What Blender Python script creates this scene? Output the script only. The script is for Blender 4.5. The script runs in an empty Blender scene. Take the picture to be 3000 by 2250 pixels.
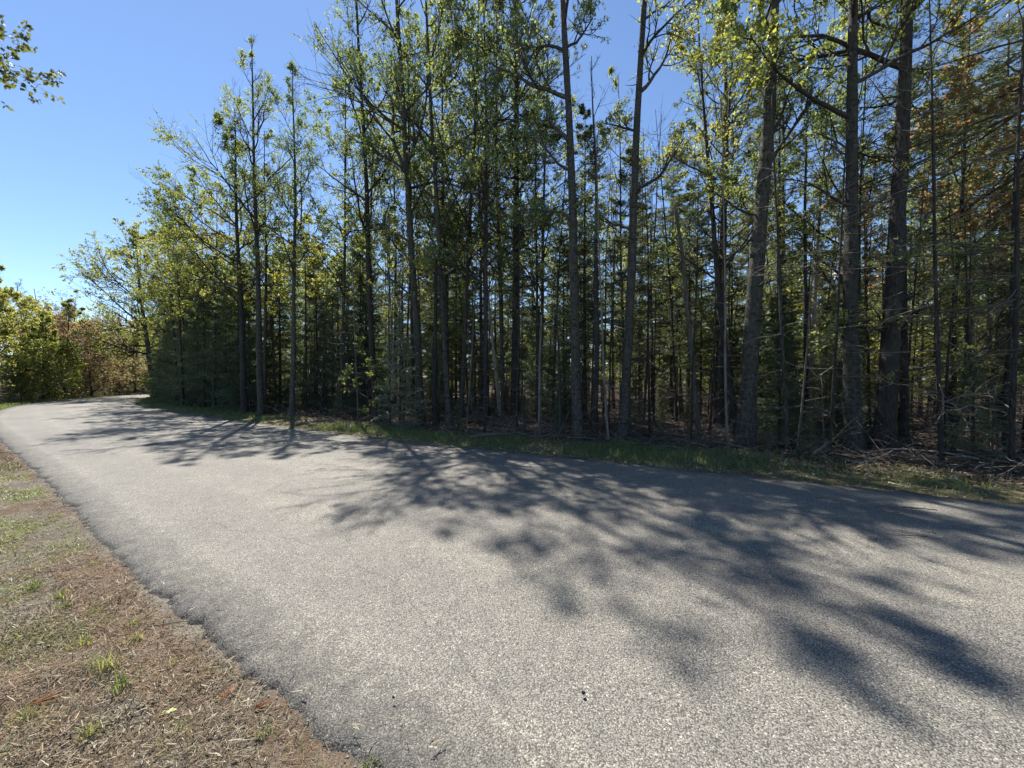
import bpy, math
import numpy as np

# ------------------------------------------------------------------ camera, sky, sun, exposure
scene = bpy.context.scene
col = scene.collection
CAM_Z = 1.6
cam_data = bpy.data.cameras.new('camera')
cam_data.sensor_width = 36.0
cam_data.lens = 13.55
cam_data.clip_start = 0.05
cam_data.clip_end = 3000.0
cam = bpy.data.objects.new('camera', cam_data)
col.objects.link(cam)
cam.location = (0.0, 0.0, CAM_Z)
cam.rotation_euler = (math.radians(89.0), 0.0, 0.0)
scene.camera = cam

SUN_EL = 56.0
SUN_AZ = -28.0                      # degrees from +Y towards +X
world = bpy.data.worlds.new('World')
scene.world = world
world.use_nodes = True
wn = world.node_tree.nodes
bg = wn['Background']
sky = wn.new('ShaderNodeTexSky')
sky.sky_type = 'NISHITA'
sky.sun_disc = False
sky.sun_elevation = math.radians(SUN_EL)
sky.sun_rotation = math.radians(SUN_AZ)
sky.altitude = 1200.0
sky.air_density = 1.0
sky.dust_density = 0.1
sky.ozone_density = 4.0
world.node_tree.links.new(sky.outputs[0], bg.inputs[0])
bg.inputs[1].default_value = 0.098

sun_data = bpy.data.lights.new('sun', 'SUN')
sun_data.energy = 5.0
sun_data.angle = math.radians(0.53)
sun_data.color = (1.0, 0.95, 0.87)
sun = bpy.data.objects.new('sun', sun_data)
col.objects.link(sun)
_a, _e = math.radians(SUN_AZ), math.radians(SUN_EL)
SUN_DIR = np.array([math.sin(_a) * math.cos(_e), math.cos(_a) * math.cos(_e), math.sin(_e)])
from mathutils import Vector
sun.rotation_euler = Vector(SUN_DIR).to_track_quat('Z', 'Y').to_euler()
sun.location = (-10, 20, 40)

scene.view_settings.view_transform = 'Standard'
scene.view_settings.look = 'None'
scene.view_settings.exposure = 1.0
scene.view_settings.gamma = 1.0
scene.cycles.use_denoising = True
scene.cycles.max_bounces = 5
scene.cycles.diffuse_bounces = 4
scene.cycles.transmission_bounces = 4
scene.cycles.glossy_bounces = 2
scene.cycles.adaptive_threshold = 0.02
scene.cycles.sample_clamp_indirect = 10.0

# ------------------------------------------------------------------ mesh helpers
UP = np.array([0.0, 0.0, 1.0])


def nrm(a):
    return a / np.maximum(np.linalg.norm(a, axis=-1, keepdims=True), 1e-9)


class Geo:
    """Collects quads and triangles as arrays and links them as one mesh."""

    def __init__(self):
        self.v, self.q, self.t, self.n = [], [], [], 0

    def add(self, v, q=None, t=None):
        v = np.asarray(v, dtype=np.float64).reshape(-1, 3)
        if q is not None and len(q):
            self.q.append(np.asarray(q, dtype=np.int64).reshape(-1, 4) + self.n)
        if t is not None and len(t):
            self.t.append(np.asarray(t, dtype=np.int64).reshape(-1, 3) + self.n)
        self.v.append(v)
        self.n += len(v)
        return self

    def mesh(self, name, mat, smooth=False, attrs=None):
        me = bpy.data.meshes.new(name)
        V = np.concatenate(self.v) if self.v else np.zeros((0, 3))
        Q = np.concatenate(self.q) if self.q else np.zeros((0, 4), np.int64)
        T = np.concatenate(self.t) if self.t else np.zeros((0, 3), np.int64)
        me.vertices.add(len(V))
        me.vertices.foreach_set('co', V.astype(np.float32).ravel())
        loops = np.concatenate([Q.ravel(), T.ravel()]).astype(np.int32)
        me.loops.add(len(loops))
        me.loops.foreach_set('vertex_index', loops)
        nf = len(Q) + len(T)
        starts = np.concatenate([np.arange(len(Q)) * 4, len(Q) * 4 + np.arange(len(T)) * 3]).astype(np.int32)
        me.polygons.add(nf)
        me.polygons.foreach_set('loop_start', starts)
        if attrs:
            for k, arr in attrs.items():
                at = me.attributes.new(k, 'FLOAT', 'POINT')
                at.data.foreach_set('value', np.asarray(arr, np.float32).ravel())
        me.update(calc_edges=True)
        if smooth:
            me.polygons.foreach_set('use_smooth', np.ones(nf, bool))
        if mat is not None:
            me.materials.append(mat)
        return me


def link(name, me, parent=None):
    o = bpy.data.objects.new(name, me)
    col.objects.link(o)
    if parent is not None:
        o.parent = parent
    return o


def tag(o, label=None, cat=None, group=None, kind=None):
    if label:
        o['label'] = label
    if cat:
        o['category'] = cat
    if group:
        o['group'] = group
    if kind:
        o['kind'] = kind
    return o


def tubes(P, R, s, ovality=None):
    """Tube meshes round the polylines P (B,n,3) with radii R (B,n), s sides."""
    B, n, _ = P.shape
    T = np.gradient(P, axis=1)
    T = nrm(T)
    main = nrm(P[:, -1] - P[:, 0])
    ref = np.where(np.abs(main[:, 2:3]) > 0.8, np.array([[1.0, 0.0, 0.0]]), np.array([[0.0, 0.0, 1.0]]))
    U = nrm(np.cross(T, ref[:, None, :]))
    W = np.cross(T, U)
    a = np.linspace(0, 2 * math.pi, s, endpoint=False)
    ring = (np.cos(a)[None, None, :, None] * U[:, :, None, :] + np.sin(a)[None, None, :, None] * W[:, :, None, :])
    rr = R[:, :, None, None] if ovality is None else R[:, :, None, None] * ovality[..., None]
    V = P[:, :, None, :] + ring * rr
    b = np.arange(B)[:, None, None] * n * s
    i = np.arange(n - 1)[None, :, None] * s
    j = np.arange(s)[None, None, :]
    j2 = (j + 1) % s
    Q = np.stack([b + i + j, b + i + j2, b + i + s + j2, b + i + s + j], axis=-1)
    return V.reshape(-1, 3), Q.reshape(-1, 4)


def leaf_quads(C, A, N, L, W):
    """Diamond leaves: stem at C, along A, folded about the midrib."""
    A = nrm(A)
    Bv = nrm(np.cross(A, N))
    Nn = np.cross(Bv, A)
    L = np.broadcast_to(L, (len(C),))[:, None]
    W = np.broadcast_to(W, (len(C),))[:, None]
    m = C + A * L * 0.45 + Nn * L * 0.12
    V = np.stack([C, m + Bv * W * 0.5, C + A * L, m - Bv * W * 0.5], axis=1)
    Q = np.arange(len(C) * 4).reshape(-1, 4)
    return V.reshape(-1, 3), Q


def needle_tris(p, d, L, W, rng):
    """Slim triangles from p along d."""
    d = nrm(d)
    side = nrm(np.cross(d, nrm(rng.normal(size=d.shape))))
    L = np.broadcast_to(L, (len(p),))[:, None]
    V = np.stack([p - side * W * 0.5, p + side * W * 0.5, p + d * L], axis=1)
    return V.reshape(-1, 3), np.arange(len(p) * 3).reshape(-1, 3)


def at_t(P, R, t):
    """Point, tangent and radius at parameters t (B,k) on polylines P (B,n,3)."""
    B, n, _ = P.shape
    f = np.clip(t, 0, 0.9999) * (n - 1)
    i = f.astype(int)
    fr = (f - i)[..., None]
    bi = np.arange(B)[:, None]
    p0, p1 = P[bi, i], P[bi, i + 1]
    r = R[bi, i] * (1 - fr[..., 0]) + R[bi, i + 1] * fr[..., 0]
    return p0 * (1 - fr) + p1 * fr, nrm(p1 - p0), r


def march(start, d0, length, n, rng, up=0.0, wig=0.1, sag=None):
    """Polylines (B,n,3) that start at start, head along d0 and bend."""
    B = len(start)
    P = np.zeros((B, n, 3))
    P[:, 0] = start
    d = nrm(d0)
    step = (length / (n - 1))[:, None]
    for k in range(1, n):
        P[:, k] = P[:, k - 1] + d * step
        d = nrm(d + UP * up + rng.normal(size=(B, 3)) * wig)
    return P


def children_of(P, R, plen, k, rng, t0, t1, ang, ratio, npts, up, wig, rfac=0.6, tip=0.25, jit=0.3):
    """k child branches for each polyline."""
    B = len(P)
    t = np.sort(rng.uniform(t0, t1, (B, k)), axis=1)
    p, tan, r = at_t(P, R, t)
    p, tan, r = p.reshape(-1, 3), tan.reshape(-1, 3), r.reshape(-1)
    tt = t.reshape(-1)
    perp = nrm(np.cross(tan, rng.normal(size=tan.shape)))
    a = np.radians(rng.normal(ang, 10, len(p)))[:, None]
    d = np.cos(a) * tan + np.sin(a) * perp
    L = np.repeat(plen, k) * ratio * (1.15 - 0.75 * tt) * rng.uniform(1 - jit, 1 + jit, len(p))
    C = march(p, d, L, npts, rng, up, wig)
    r0 = np.minimum(r * rfac, 0.03 + L * 0.012)
    CR = r0[:, None] * np.linspace(1, tip, npts)[None, :]
    return C, CR, L, np.repeat(np.arange(B), k)


def trunk_line(h, r, lean, rng, n=26, wav=0.05, bow=0.0, flare=0.75, tip=0.12):
    z = np.linspace(0, 1, n) ** 1.25
    ph = rng.uniform(0, 6.28, 4)
    x = lean[0] * z + wav * h * 0.06 * (np.sin(z * 5 + ph[0]) - math.sin(ph[0])) + wav * 0.02 * h * np.sin(z * 13 + ph[1])
    y = lean[1] * z + wav * h * 0.06 * (np.sin(z * 4.4 + ph[2]) - math.sin(ph[2])) + wav * 0.02 * h * np.sin(z * 11 + ph[3])
    x = x + bow * h * z * (1 - z)
    P = np.stack([x, y, z * h - 0.12], axis=-1)[None]
    rr = r * (1 - (1 - tip) * z ** 1.15) * (1 + flare * np.exp(-z * h / 0.30))
    return P, rr[None]


def trunk_geo(P, R, s, rng, lumps=0.06):
    B, n, _ = P.shape
    ov = 1 + lumps * rng.normal(size=(B, n, s))
    g = Geo()
    v, q = tubes(P, R, s, ov)
    g.add(v, q)
    v = P[:, -1]
    return g


# ------------------------------------------------------------------ materials
def new_mat(name):
    m = bpy.data.materials.new(name)
    m.use_nodes = True
    nt = m.node_tree
    nt.nodes.clear()
    out = nt.nodes.new('ShaderNodeOutputMaterial')
    return m, nt, out


def N(nt, t, **kw):
    n = nt.nodes.new('ShaderNode' + t)
    for k, v in kw.items():
        if hasattr(n, k):
            setattr(n, k, v)
        else:
            n.inputs[k].default_value = v
    return n


def ramp(nt, fac, stops):
    r = nt.nodes.new('ShaderNodeValToRGB')
    e = r.color_ramp.elements
    while len(e) < len(stops):
        e.new(0.5)
    for el, (p, c) in zip(e, stops):
        el.position = p
        el.color = (c[0], c[1], c[2], 1.0)
    nt.links.new(fac, r.inputs[0])
    return r.outputs[0]


def mixc(nt, fac, a, b, mode='MIX'):
    m = nt.nodes.new('ShaderNodeMix')
    m.data_type = 'RGBA'
    m.blend_type = mode
    for sock, v in ((0, fac), (6, a), (7, b)):
        if isinstance(v, (int, float)):
            m.inputs[sock].default_value = v
        elif isinstance(v, tuple):
            m.inputs[sock].default_value = (v[0], v[1], v[2], 1.0)
        else:
            nt.links.new(v, m.inputs[sock])
    return m.outputs[2]


def leaf_mat(name, c1, c2, t1, t2, trans=0.5, gloss=0.12, rough=0.45, hue=0.02):
    """Thin leaves: reflect c1..c2, let light of colour t1..t2 through."""
    m, nt, out = new_mat(name)
    geo = N(nt, 'NewGeometry')
    info = N(nt, 'ObjectInfo')
    cd = ramp(nt, geo.outputs['Random Per Island'], [(0.0, c1), (1.0, c2)])
    ct = ramp(nt, geo.outputs['Random Per Island'], [(0.0, t1), (1.0, t2)])
    hsv = N(nt, 'HueSaturation')
    hs2 = N(nt, 'HueSaturation')
    mp = N(nt, 'MapRange')
    mp.inputs[3].default_value = 0.5 - hue
    mp.inputs[4].default_value = 0.5 + hue
    mv = N(nt, 'MapRange')
    mv.inputs[3].default_value = 1.2
    mv.inputs[4].default_value = 0.8
    nt.links.new(info.outputs['Random'], mp.inputs[0])
    nt.links.new(info.outputs['Random'], mv.inputs[0])
    for h, c in ((hsv, cd), (hs2, ct)):
        nt.links.new(mp.outputs[0], h.inputs['Hue'])
        nt.links.new(mv.outputs[0], h.inputs['Value'])
        nt.links.new(c, h.inputs['Color'])
    dif = N(nt, 'BsdfDiffuse')
    tr = N(nt, 'BsdfTranslucent')
    gl = N(nt, 'BsdfGlossy')
    gl.inputs['Roughness'].default_value = rough
    gl.inputs['Color'].default_value = (0.9, 0.95, 1.0, 1)
    nt.links.new(hsv.outputs[0], dif.inputs[0])
    nt.links.new(hs2.outputs[0], tr.inputs[0])
    m1 = N(nt, 'MixShader')
    m1.inputs[0].default_value = trans
    nt.links.new(dif.outputs[0], m1.inputs[1])
    nt.links.new(tr.outputs[0], m1.inputs[2])
    m2 = N(nt, 'MixShader')
    m2.inputs[0].default_value = gloss
    nt.links.new(m1.outputs[0], m2.inputs[1])
    nt.links.new(gl.outputs[0], m2.inputs[2])
    nt.links.new(m2.outputs[0], out.inputs[0])
    return m


def bark_mat(name, base, dark, light, scale=(7, 7, 1.3), marks=None, lichen=None, bump=0.6):
    m, nt, out = new_mat(name)
    tc = N(nt, 'TexCoord')
    mp = N(nt, 'Mapping')
    mp.inputs['Scale'].default_value = scale
    nt.links.new(tc.outputs['Object'], mp.inputs[0])
    n1 = N(nt, 'TexNoise')
    n1.inputs['Scale'].default_value = 3.0
    n1.inputs['Detail'].default_value = 6
    n1.inputs['Roughness'].default_value = 0.65
    nt.links.new(mp.outputs[0], n1.inputs['Vector'])
    c = ramp(nt, n1.outputs[0], [(0.3, dark), (0.5, base), (0.72, light)])
    n2 = N(nt, 'TexNoise')
    n2.inputs['Scale'].default_value = 1.1
    n2.inputs['Detail'].default_value = 3
    nt.links.new(tc.outputs['Object'], n2.inputs['Vector'])
    if lichen:
        f = ramp(nt, n2.outputs[0], [(0.48, (0, 0, 0)), (0.68, (1, 1, 1))])
        c = mixc(nt, f, c, lichen)
    h = n1.outputs[0]
    if marks:
        mm = N(nt, 'Mapping')
        mm.inputs['Scale'].default_value = (4.5, 4.5, 22)
        nt.links.new(tc.outputs['Object'], mm.inputs[0])
        n3 = N(nt, 'TexNoise')
        n3.inputs['Scale'].default_value = 1.4
        n3.inputs['Detail'].default_value = 3
        nt.links.new(mm.outputs[0], n3.inputs['Vector'])
        f = ramp(nt, n3.outputs[0], [(0.54, (0, 0, 0)), (0.70, (1, 1, 1))])
        c = mixc(nt, f, c, marks)
    info = N(nt, 'ObjectInfo')
    mv = N(nt, 'MapRange')
    mv.inputs[3].default_value = 0.75
    mv.inputs[4].default_value = 1.25
    nt.links.new(info.outputs['Random'], mv.inputs[0])
    hs = N(nt, 'HueSaturation')
    nt.links.new(mv.outputs[0], hs.inputs['Value'])
    nt.links.new(c, hs.inputs['Color'])
    b = N(nt, 'Bump')
    b.inputs['Strength'].default_value = bump
    b.inputs['Distance'].default_value = 0.045
    nt.links.new(h, b.inputs['Height'])
    p = N(nt, 'BsdfPrincipled')
    p.inputs['Roughness'].default_value = 0.85
    p.inputs['Specular IOR Level'].default_value = 0.25
    nt.links.new(hs.outputs[0], p.inputs['Base Color'])
    nt.links.new(b.outputs[0], p.inputs['Normal'])
    nt.links.new(p.outputs[0], out.inputs[0])
    return m


def plain_mat(name, stops, rough=0.85, spec=0.2):
    """Colour picked for each loose piece."""
    m, nt, out = new_mat(name)
    geo = N(nt, 'NewGeometry')
    c = ramp(nt, geo.outputs['Random Per Island'], stops)
    p = N(nt, 'BsdfPrincipled')
    p.inputs['Roughness'].default_value = rough
    p.inputs['Specular IOR Level'].default_value = spec
    nt.links.new(c, p.inputs['Base Color'])
    nt.links.new(p.outputs[0], out.inputs[0])
    return m


M = {}
M['aspen_leaf'] = leaf_mat('aspen_leaf', (0.08, 0.105, 0.036), (0.14, 0.165, 0.065), (0.30, 0.37, 0.09), (0.50, 0.55, 0.16), 0.56, 0.035)
M['maple_leaf'] = leaf_mat('maple_leaf', (0.09, 0.12, 0.02), (0.15, 0.18, 0.035), (0.42, 0.46, 0.05), (0.62, 0.60, 0.10), 0.55, 0.05)
M['olive_leaf'] = leaf_mat('olive_leaf', (0.09, 0.11, 0.03), (0.145, 0.16, 0.05), (0.38, 0.42, 0.08), (0.54, 0.55, 0.13), 0.56, 0.03)
M['rust_leaf'] = leaf_mat('rust_leaf', (0.16, 0.115, 0.065), (0.22, 0.175, 0.09), (0.44, 0.30, 0.15), (0.56, 0.45, 0.19), 0.48, 0.03, 0.45, 0.03)
M['orange_leaf'] = leaf_mat('orange_leaf', (0.24, 0.13, 0.06), (0.32, 0.20, 0.09), (0.75, 0.38, 0.16), (0.85, 0.55, 0.26), 0.5, 0.04)
M['spruce_needle'] = leaf_mat('spruce_needle', (0.045, 0.068, 0.03), (0.092, 0.115, 0.05), (0.17, 0.23, 0.065), (0.30, 0.33, 0.10), 0.42, 0.05, 0.45, 0.02)
M['fir_needle'] = leaf_mat('fir_needle', (0.05, 0.08, 0.038), (0.095, 0.125, 0.062), (0.18, 0.25, 0.08), (0.30, 0.35, 0.13), 0.42, 0.06, 0.45, 0.02)
M['pine_needle'] = leaf_mat('pine_needle', (0.05, 0.075, 0.04), (0.09, 0.115, 0.06), (0.18, 0.24, 0.09), (0.28, 0.33, 0.13), 0.42, 0.08, 0.4, 0.015)
M['oak_leaf'] = leaf_mat('oak_leaf', (0.06, 0.08, 0.025), (0.11, 0.125, 0.04), (0.15, 0.19, 0.04), (0.26, 0.28, 0.07), 0.4, 0.05)
M['sunlit_fir'] = leaf_mat('sunlit_fir', (0.10, 0.14, 0.085), (0.19, 0.23, 0.15), (0.26, 0.34, 0.14), (0.38, 0.45, 0.22), 0.42, 0.10, 0.4)  # brighter copy of the fir needles, sunlight on the tips painted into the colour
M['aspen_bark'] = bark_mat('aspen_bark', (0.082, 0.075, 0.06), (0.028, 0.025, 0.02), (0.14, 0.13, 0.105), (6, 6, 2.6), marks=(0.018, 0.016, 0.014), lichen=(0.07, 0.074, 0.05), bump=1.0)
M['birch_bark'] = bark_mat('birch_bark', (0.42, 0.38, 0.31), (0.26, 0.22, 0.17), (0.52, 0.49, 0.42), (4, 4, 2), marks=(0.10, 0.08, 0.06), bump=0.25)
M['dark_bark'] = bark_mat('dark_bark', (0.05, 0.043, 0.036), (0.018, 0.015, 0.013), (0.092, 0.081, 0.067), (9, 9, 2.4), lichen=(0.07, 0.072, 0.056), bump=1.0)
M['dead_bark'] = bark_mat('dead_bark', (0.135, 0.118, 0.095), (0.065, 0.055, 0.043), (0.22, 0.20, 0.165), (8, 8, 1.2), bump=0.5)
M['brush_bark'] = bark_mat('brush_bark', (0.125, 0.105, 0.085), (0.05, 0.042, 0.034), (0.22, 0.195, 0.165), (8, 8, 1.2), bump=0.4)
M['twig_bark'] = bark_mat('twig_bark', (0.12, 0.10, 0.08), (0.07, 0.06, 0.05), (0.18, 0.155, 0.125), (6, 6, 6), bump=0.0)
M['grass'] = leaf_mat('grass', (0.06, 0.10, 0.02), (0.13, 0.17, 0.04), (0.22, 0.30, 0.05), (0.38, 0.42, 0.10), 0.4, 0.06)
M['verge_green'] = leaf_mat('verge_green', (0.12, 0.15, 0.035), (0.24, 0.25, 0.08), (0.34, 0.42, 0.08), (0.5, 0.5, 0.16), 0.4, 0.04)
M['dry_grass'] = plain_mat('dry_grass', [(0.0, (0.16, 0.115, 0.065)), (0.4, (0.26, 0.20, 0.12)), (0.8, (0.36, 0.30, 0.19)), (1.0, (0.46, 0.41, 0.30))], 0.7)
M['scrap'] = plain_mat('scrap', [(0.0, (0.04, 0.03, 0.02)), (0.35, (0.10, 0.075, 0.045)), (0.65, (0.20, 0.155, 0.095)), (0.88, (0.32, 0.27, 0.18)), (1.0, (0.48, 0.44, 0.34))], 0.8)
M['needle_litter'] = plain_mat('needle_litter', [(0.0, (0.095, 0.058, 0.034)), (0.5, (0.19, 0.12, 0.07)), (1.0, (0.31, 0.21, 0.13))], 0.7)
M['orange_needles'] = plain_mat('orange_needles', [(0.0, (0.26, 0.115, 0.055)), (1.0, (0.46, 0.24, 0.125))], 0.6)
M['leaf_litter'] = plain_mat('leaf_litter', [(0.0, (0.05, 0.036, 0.026)), (0.45, (0.12, 0.08, 0.055)), (0.8, (0.2, 0.145, 0.10)), (1.0, (0.34, 0.28, 0.21))], 0.75)
M['pale_leaf'] = plain_mat('pale_leaf', [(0.0, (0.42, 0.46, 0.20)), (1.0, (0.42, 0.46, 0.20))], 0.6)
M['pebble'] = plain_mat('pebble', [(0.0, (0.10, 0.095, 0.085)), (0.6, (0.28, 0.26, 0.23)), (1.0, (0.5, 0.47, 0.42))], 0.8)
M['black_stone'] = plain_mat('black_stone', [(0.0, (0.012, 0.011, 0.010)), (1.0, (0.02, 0.018, 0.016))], 0.8)

# ------------------------------------------------------------------ the road's two edges (metres, camera at the origin)
PAIRS = np.array([  # forest-side edge x, y ; camera-side edge x, y
    (40.0, -15.0, 36.5, -21.0), (23.5, -5.2, 20.0, -11.0), (13.0, 1.0, 9.5, -4.6), (6.4, 4.85, 3.1, -0.75), (2.93, 6.78, -0.58, 1.58),
    (0.06, 8.27, -3.3, 3.29), (-4.1, 10.45, -7.15, 5.92), (-10.1, 14.27, -13.1, 9.87), (-17.2, 19.0, -20.0, 14.6),
    (-21.8, 22.4, -25.2, 19.0), (-25.6, 26.2, -29.6, 23.7), (-28.5, 29.4, -32.6, 28.4), (-30.3, 33.8, -34.6, 34.5),
    (-30.5, 39.5, -34.8, 41.0), (-29.0, 47.0, -33.0, 49.0), (-25.0, 55.0, -28.0, 58.0), (-17.0, 64.0, -19.0, 68.0)])


def catmull(P, per):
    out = []
    n = len(P)
    for i in range(n - 1):
        p0, p1, p2, p3 = P[max(i - 1, 0)], P[i], P[i + 1], P[min(i + 2, n - 1)]
        t = np.linspace(0, 1, per[i], endpoint=False)[:, None]
        out.append(0.5 * ((2 * p1) + (-p0 + p2) * t + (2 * p0 - 5 * p1 + 4 * p2 - p3) * t ** 2 + (-p0 + 3 * p1 - 3 * p2 + p3) * t ** 3))
    out.append(P[-1:])
    return np.concatenate(out)


_per = [10, 12, 40, 60, 90, 90, 90, 60, 40, 20, 20, 16, 16, 12, 12, 12]
EDGE = catmull(PAIRS, _per)
FAR_E, NEAR_E = EDGE[:, :2], EDGE[:, 2:]
_c = catmull(PAIRS, [6] * 16)
CEN = (_c[:, :2] + _c[:, 2:]) / 2
HALF = np.linalg.norm(_c[:, :2] - _c[:, 2:], axis=1) / 2
CTAN = nrm(np.gradient(CEN, axis=0))


def road_off(x, y):
    """Distance outside the road edge (negative on the road) and the side: +1 the forest side, -1 the camera side."""
    x, y = np.atleast_1d(np.asarray(x, float)), np.atleast_1d(np.asarray(y, float))
    off = np.empty(len(x))
    side = np.empty(len(x))
    for s in range(0, len(x), 20000):
        p = np.stack([x[s:s + 20000], y[s:s + 20000]], -1)
        a, b = CEN[:-1], CEN[1:]
        ab = b - a
        t = np.clip(((p[:, None] - a) * ab).sum(-1) / (ab ** 2).sum(-1), 0, 1)
        q = a + ab * t[..., None]
        d = np.linalg.norm(p[:, None] - q, axis=-1)
        k = d.argmin(1)
        ii = np.arange(len(p))
        hw = HALF[k] * (1 - t[ii, k]) + HALF[k + 1] * t[ii, k]
        off[s:s + 20000] = d[ii, k] - hw
        w = p - q[ii, k]
        side[s:s + 20000] = np.where(ab[k, 0] * w[:, 1] - ab[k, 1] * w[:, 0] < 0, 1.0, -1.0)
    return off, side


def vnoise(x, y, seed=0):
    """Smooth sum of sines used as ground relief."""
    r = np.random.default_rng(seed)
    z = np.zeros_like(x)
    for k in range(14):
        f = r.uniform(0.35, 3.2)
        a = r.uniform(0, 6.28)
        z = z + np.sin(x * f * math.cos(a) + y * f * math.sin(a) + r.uniform(0, 6.28)) / (0.6 + f)
    return z / 4.0


def ground_z(x, y):
    x, y = np.atleast_1d(np.asarray(x, float)), np.atleast_1d(np.asarray(y, float))
    off, side = road_off(x, y)
    o = np.clip(off, 0, None)
    rough = np.clip((o - 0.5) / 3.0, 0, 1) * np.where(side > 0, 1.0, 0.35)
    z = -0.035 + 0.03 * np.clip(o / 0.8, 0, 1)
    z = z + vnoise(x, y, 3) * (0.012 + 0.17 * rough) + (0.008 * np.sin(x * 9.0 + 2 * np.sin(y * 5)) + 0.005 * np.sin(y * 13 + 1.5 * np.sin(x * 6))) * np.clip(o / 0.3, 0, 1)
    z = np.where(off < 0.02, np.minimum(z, -0.045), z)
    far = np.clip((np.hypot(x, y) - 60) / 200, 0, 1)
    return z + far * 1.5


# ------------------------------------------------------------------ ground and road
def axis(segs):
    out = [np.linspace(a, b, n, endpoint=False) for a, b, n in segs]
    return np.concatenate(out + [[segs[-1][1]]])


gx = axis([(-900, -120, 16), (-120, -45, 26), (-45, -7, 76), (-7, -5, 20), (-5, 0.6, 86), (0.6, 1.5, 6), (1.5, 22, 60), (22, 80, 24), (80, 900, 16)])
gy = axis([(-300, -30, 10), (-30, 0.6, 26), (0.6, 4.6, 62), (4.6, 8, 24), (8, 30, 56), (30, 70, 60), (70, 160, 24), (160, 1400, 18)])
X, Y = np.meshgrid(gx, gy)
fx, fy = X.ravel(), Y.ravel()
off, side = road_off(fx, fy)
gz = ground_z(fx, fy)
ny, nx = X.shape
idx = np.arange(ny * nx).reshape(ny, nx)
quads = np.stack([idx[:-1, :-1], idx[:-1, 1:], idx[1:, 1:], idx[1:, :-1]], -1).reshape(-1, 4)
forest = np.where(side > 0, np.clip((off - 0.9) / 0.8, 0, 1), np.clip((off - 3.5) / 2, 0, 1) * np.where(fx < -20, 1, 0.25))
farv = np.where(side > 0, 1.0, np.clip((-fx - 17) / 6, 0, 1))

m, nt, out = new_mat('ground_soil')
tc = N(nt, 'TexCoord')
af = N(nt, 'Attribute', attribute_name='forest')
av = N(nt, 'Attribute', attribute_name='farverge')
nA = N(nt, 'TexNoise'); nA.inputs['Scale'].default_value = 1.4; nA.inputs['Detail'].default_value = 8; nA.inputs['Roughness'].default_value = 0.65
nB = N(nt, 'TexNoise'); nB.inputs['Scale'].default_value = 60; nB.inputs['Detail'].default_value = 5; nB.inputs['Roughness'].default_value = 0.7
nC = N(nt, 'TexVoronoi'); nC.inputs['Scale'].default_value = 95
nD = N(nt, 'TexNoise'); nD.inputs['Scale'].default_value = 2.6; nD.inputs['Detail'].default_value = 6
for n_ in (nA, nB, nC, nD):
    nt.links.new(tc.outputs['Object'], n_.inputs['Vector'])
dirt = ramp(nt, nB.outputs[0], [(0.3, (0.065, 0.054, 0.041)), (0.5, (0.135, 0.116, 0.092)), (0.7, (0.22, 0.196, 0.162))])
rust = ramp(nt, nB.outputs[0], [(0.3, (0.06, 0.042, 0.028)), (0.55, (0.135, 0.095, 0.062)), (0.75, (0.22, 0.165, 0.115))])
patch = ramp(nt, nA.outputs[0], [(0.46, (0, 0, 0)), (0.58, (1, 1, 1))])
near_c = mixc(nt, patch, dirt, rust)
sand = ramp(nt, nC.outputs['Color'], [(0.0, (0.10, 0.085, 0.065)), (1.0, (0.3, 0.27, 0.22))])
sp = ramp(nt, nD.outputs[0], [(0.48, (0, 0, 0)), (0.62, (0.7, 0.7, 0.7))])
near_c = mixc(nt, sp, near_c, sand)
verge_c = ramp(nt, nB.outputs[0], [(0.3, (0.055, 0.055, 0.025)), (0.5, (0.12, 0.105, 0.055)), (0.7, (0.20, 0.16, 0.09))])
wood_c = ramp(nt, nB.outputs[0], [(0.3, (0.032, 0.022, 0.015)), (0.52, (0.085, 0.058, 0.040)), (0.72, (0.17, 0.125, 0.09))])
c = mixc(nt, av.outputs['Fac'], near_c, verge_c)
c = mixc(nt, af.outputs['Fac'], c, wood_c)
bmp = N(nt, 'Bump'); bmp.inputs['Strength'].default_value = 0.8; bmp.inputs['Distance'].default_value = 0.02
nt.links.new(nB.outputs[0], bmp.inputs['Height'])
bmp2 = N(nt, 'Bump'); bmp2.inputs['Strength'].default_value = 0.6; bmp2.inputs['Distance'].default_value = 0.008
nt.links.new(nC.outputs['Distance'], bmp2.inputs['Height'])
nt.links.new(bmp.outputs[0], bmp2.inputs['Normal'])
p = N(nt, 'BsdfPrincipled'); p.inputs['Roughness'].default_value = 0.95; p.inputs['Specular IOR Level'].default_value = 0.15
nt.links.new(c, p.inputs['Base Color']); nt.links.new(bmp2.outputs[0], p.inputs['Normal']); nt.links.new(p.outputs[0], out.inputs[0])
M['ground'] = m
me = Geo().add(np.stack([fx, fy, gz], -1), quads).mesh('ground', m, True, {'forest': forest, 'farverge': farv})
tag(link('ground', me), 'earth ground under the verges and the wood', kind='structure')

# road: ragged edges, slight camber, broken outer lip
rng = np.random.default_rng(5)
nS = len(EDGE)
s_arc = np.concatenate([[0], np.cumsum(np.linalg.norm(np.diff((FAR_E + NEAR_E) / 2, axis=0), axis=1))])


def ragged(seed):
    r = np.random.default_rng(seed)
    z = np.zeros(nS)
    for k in range(16):
        f = r.uniform(0.5, 26)
        z += np.sin(s_arc * f + r.uniform(0, 6.28)) / (2 + f * 0.9)
    return z * 0.075 + r.normal(0, 0.02, nS)


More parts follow.
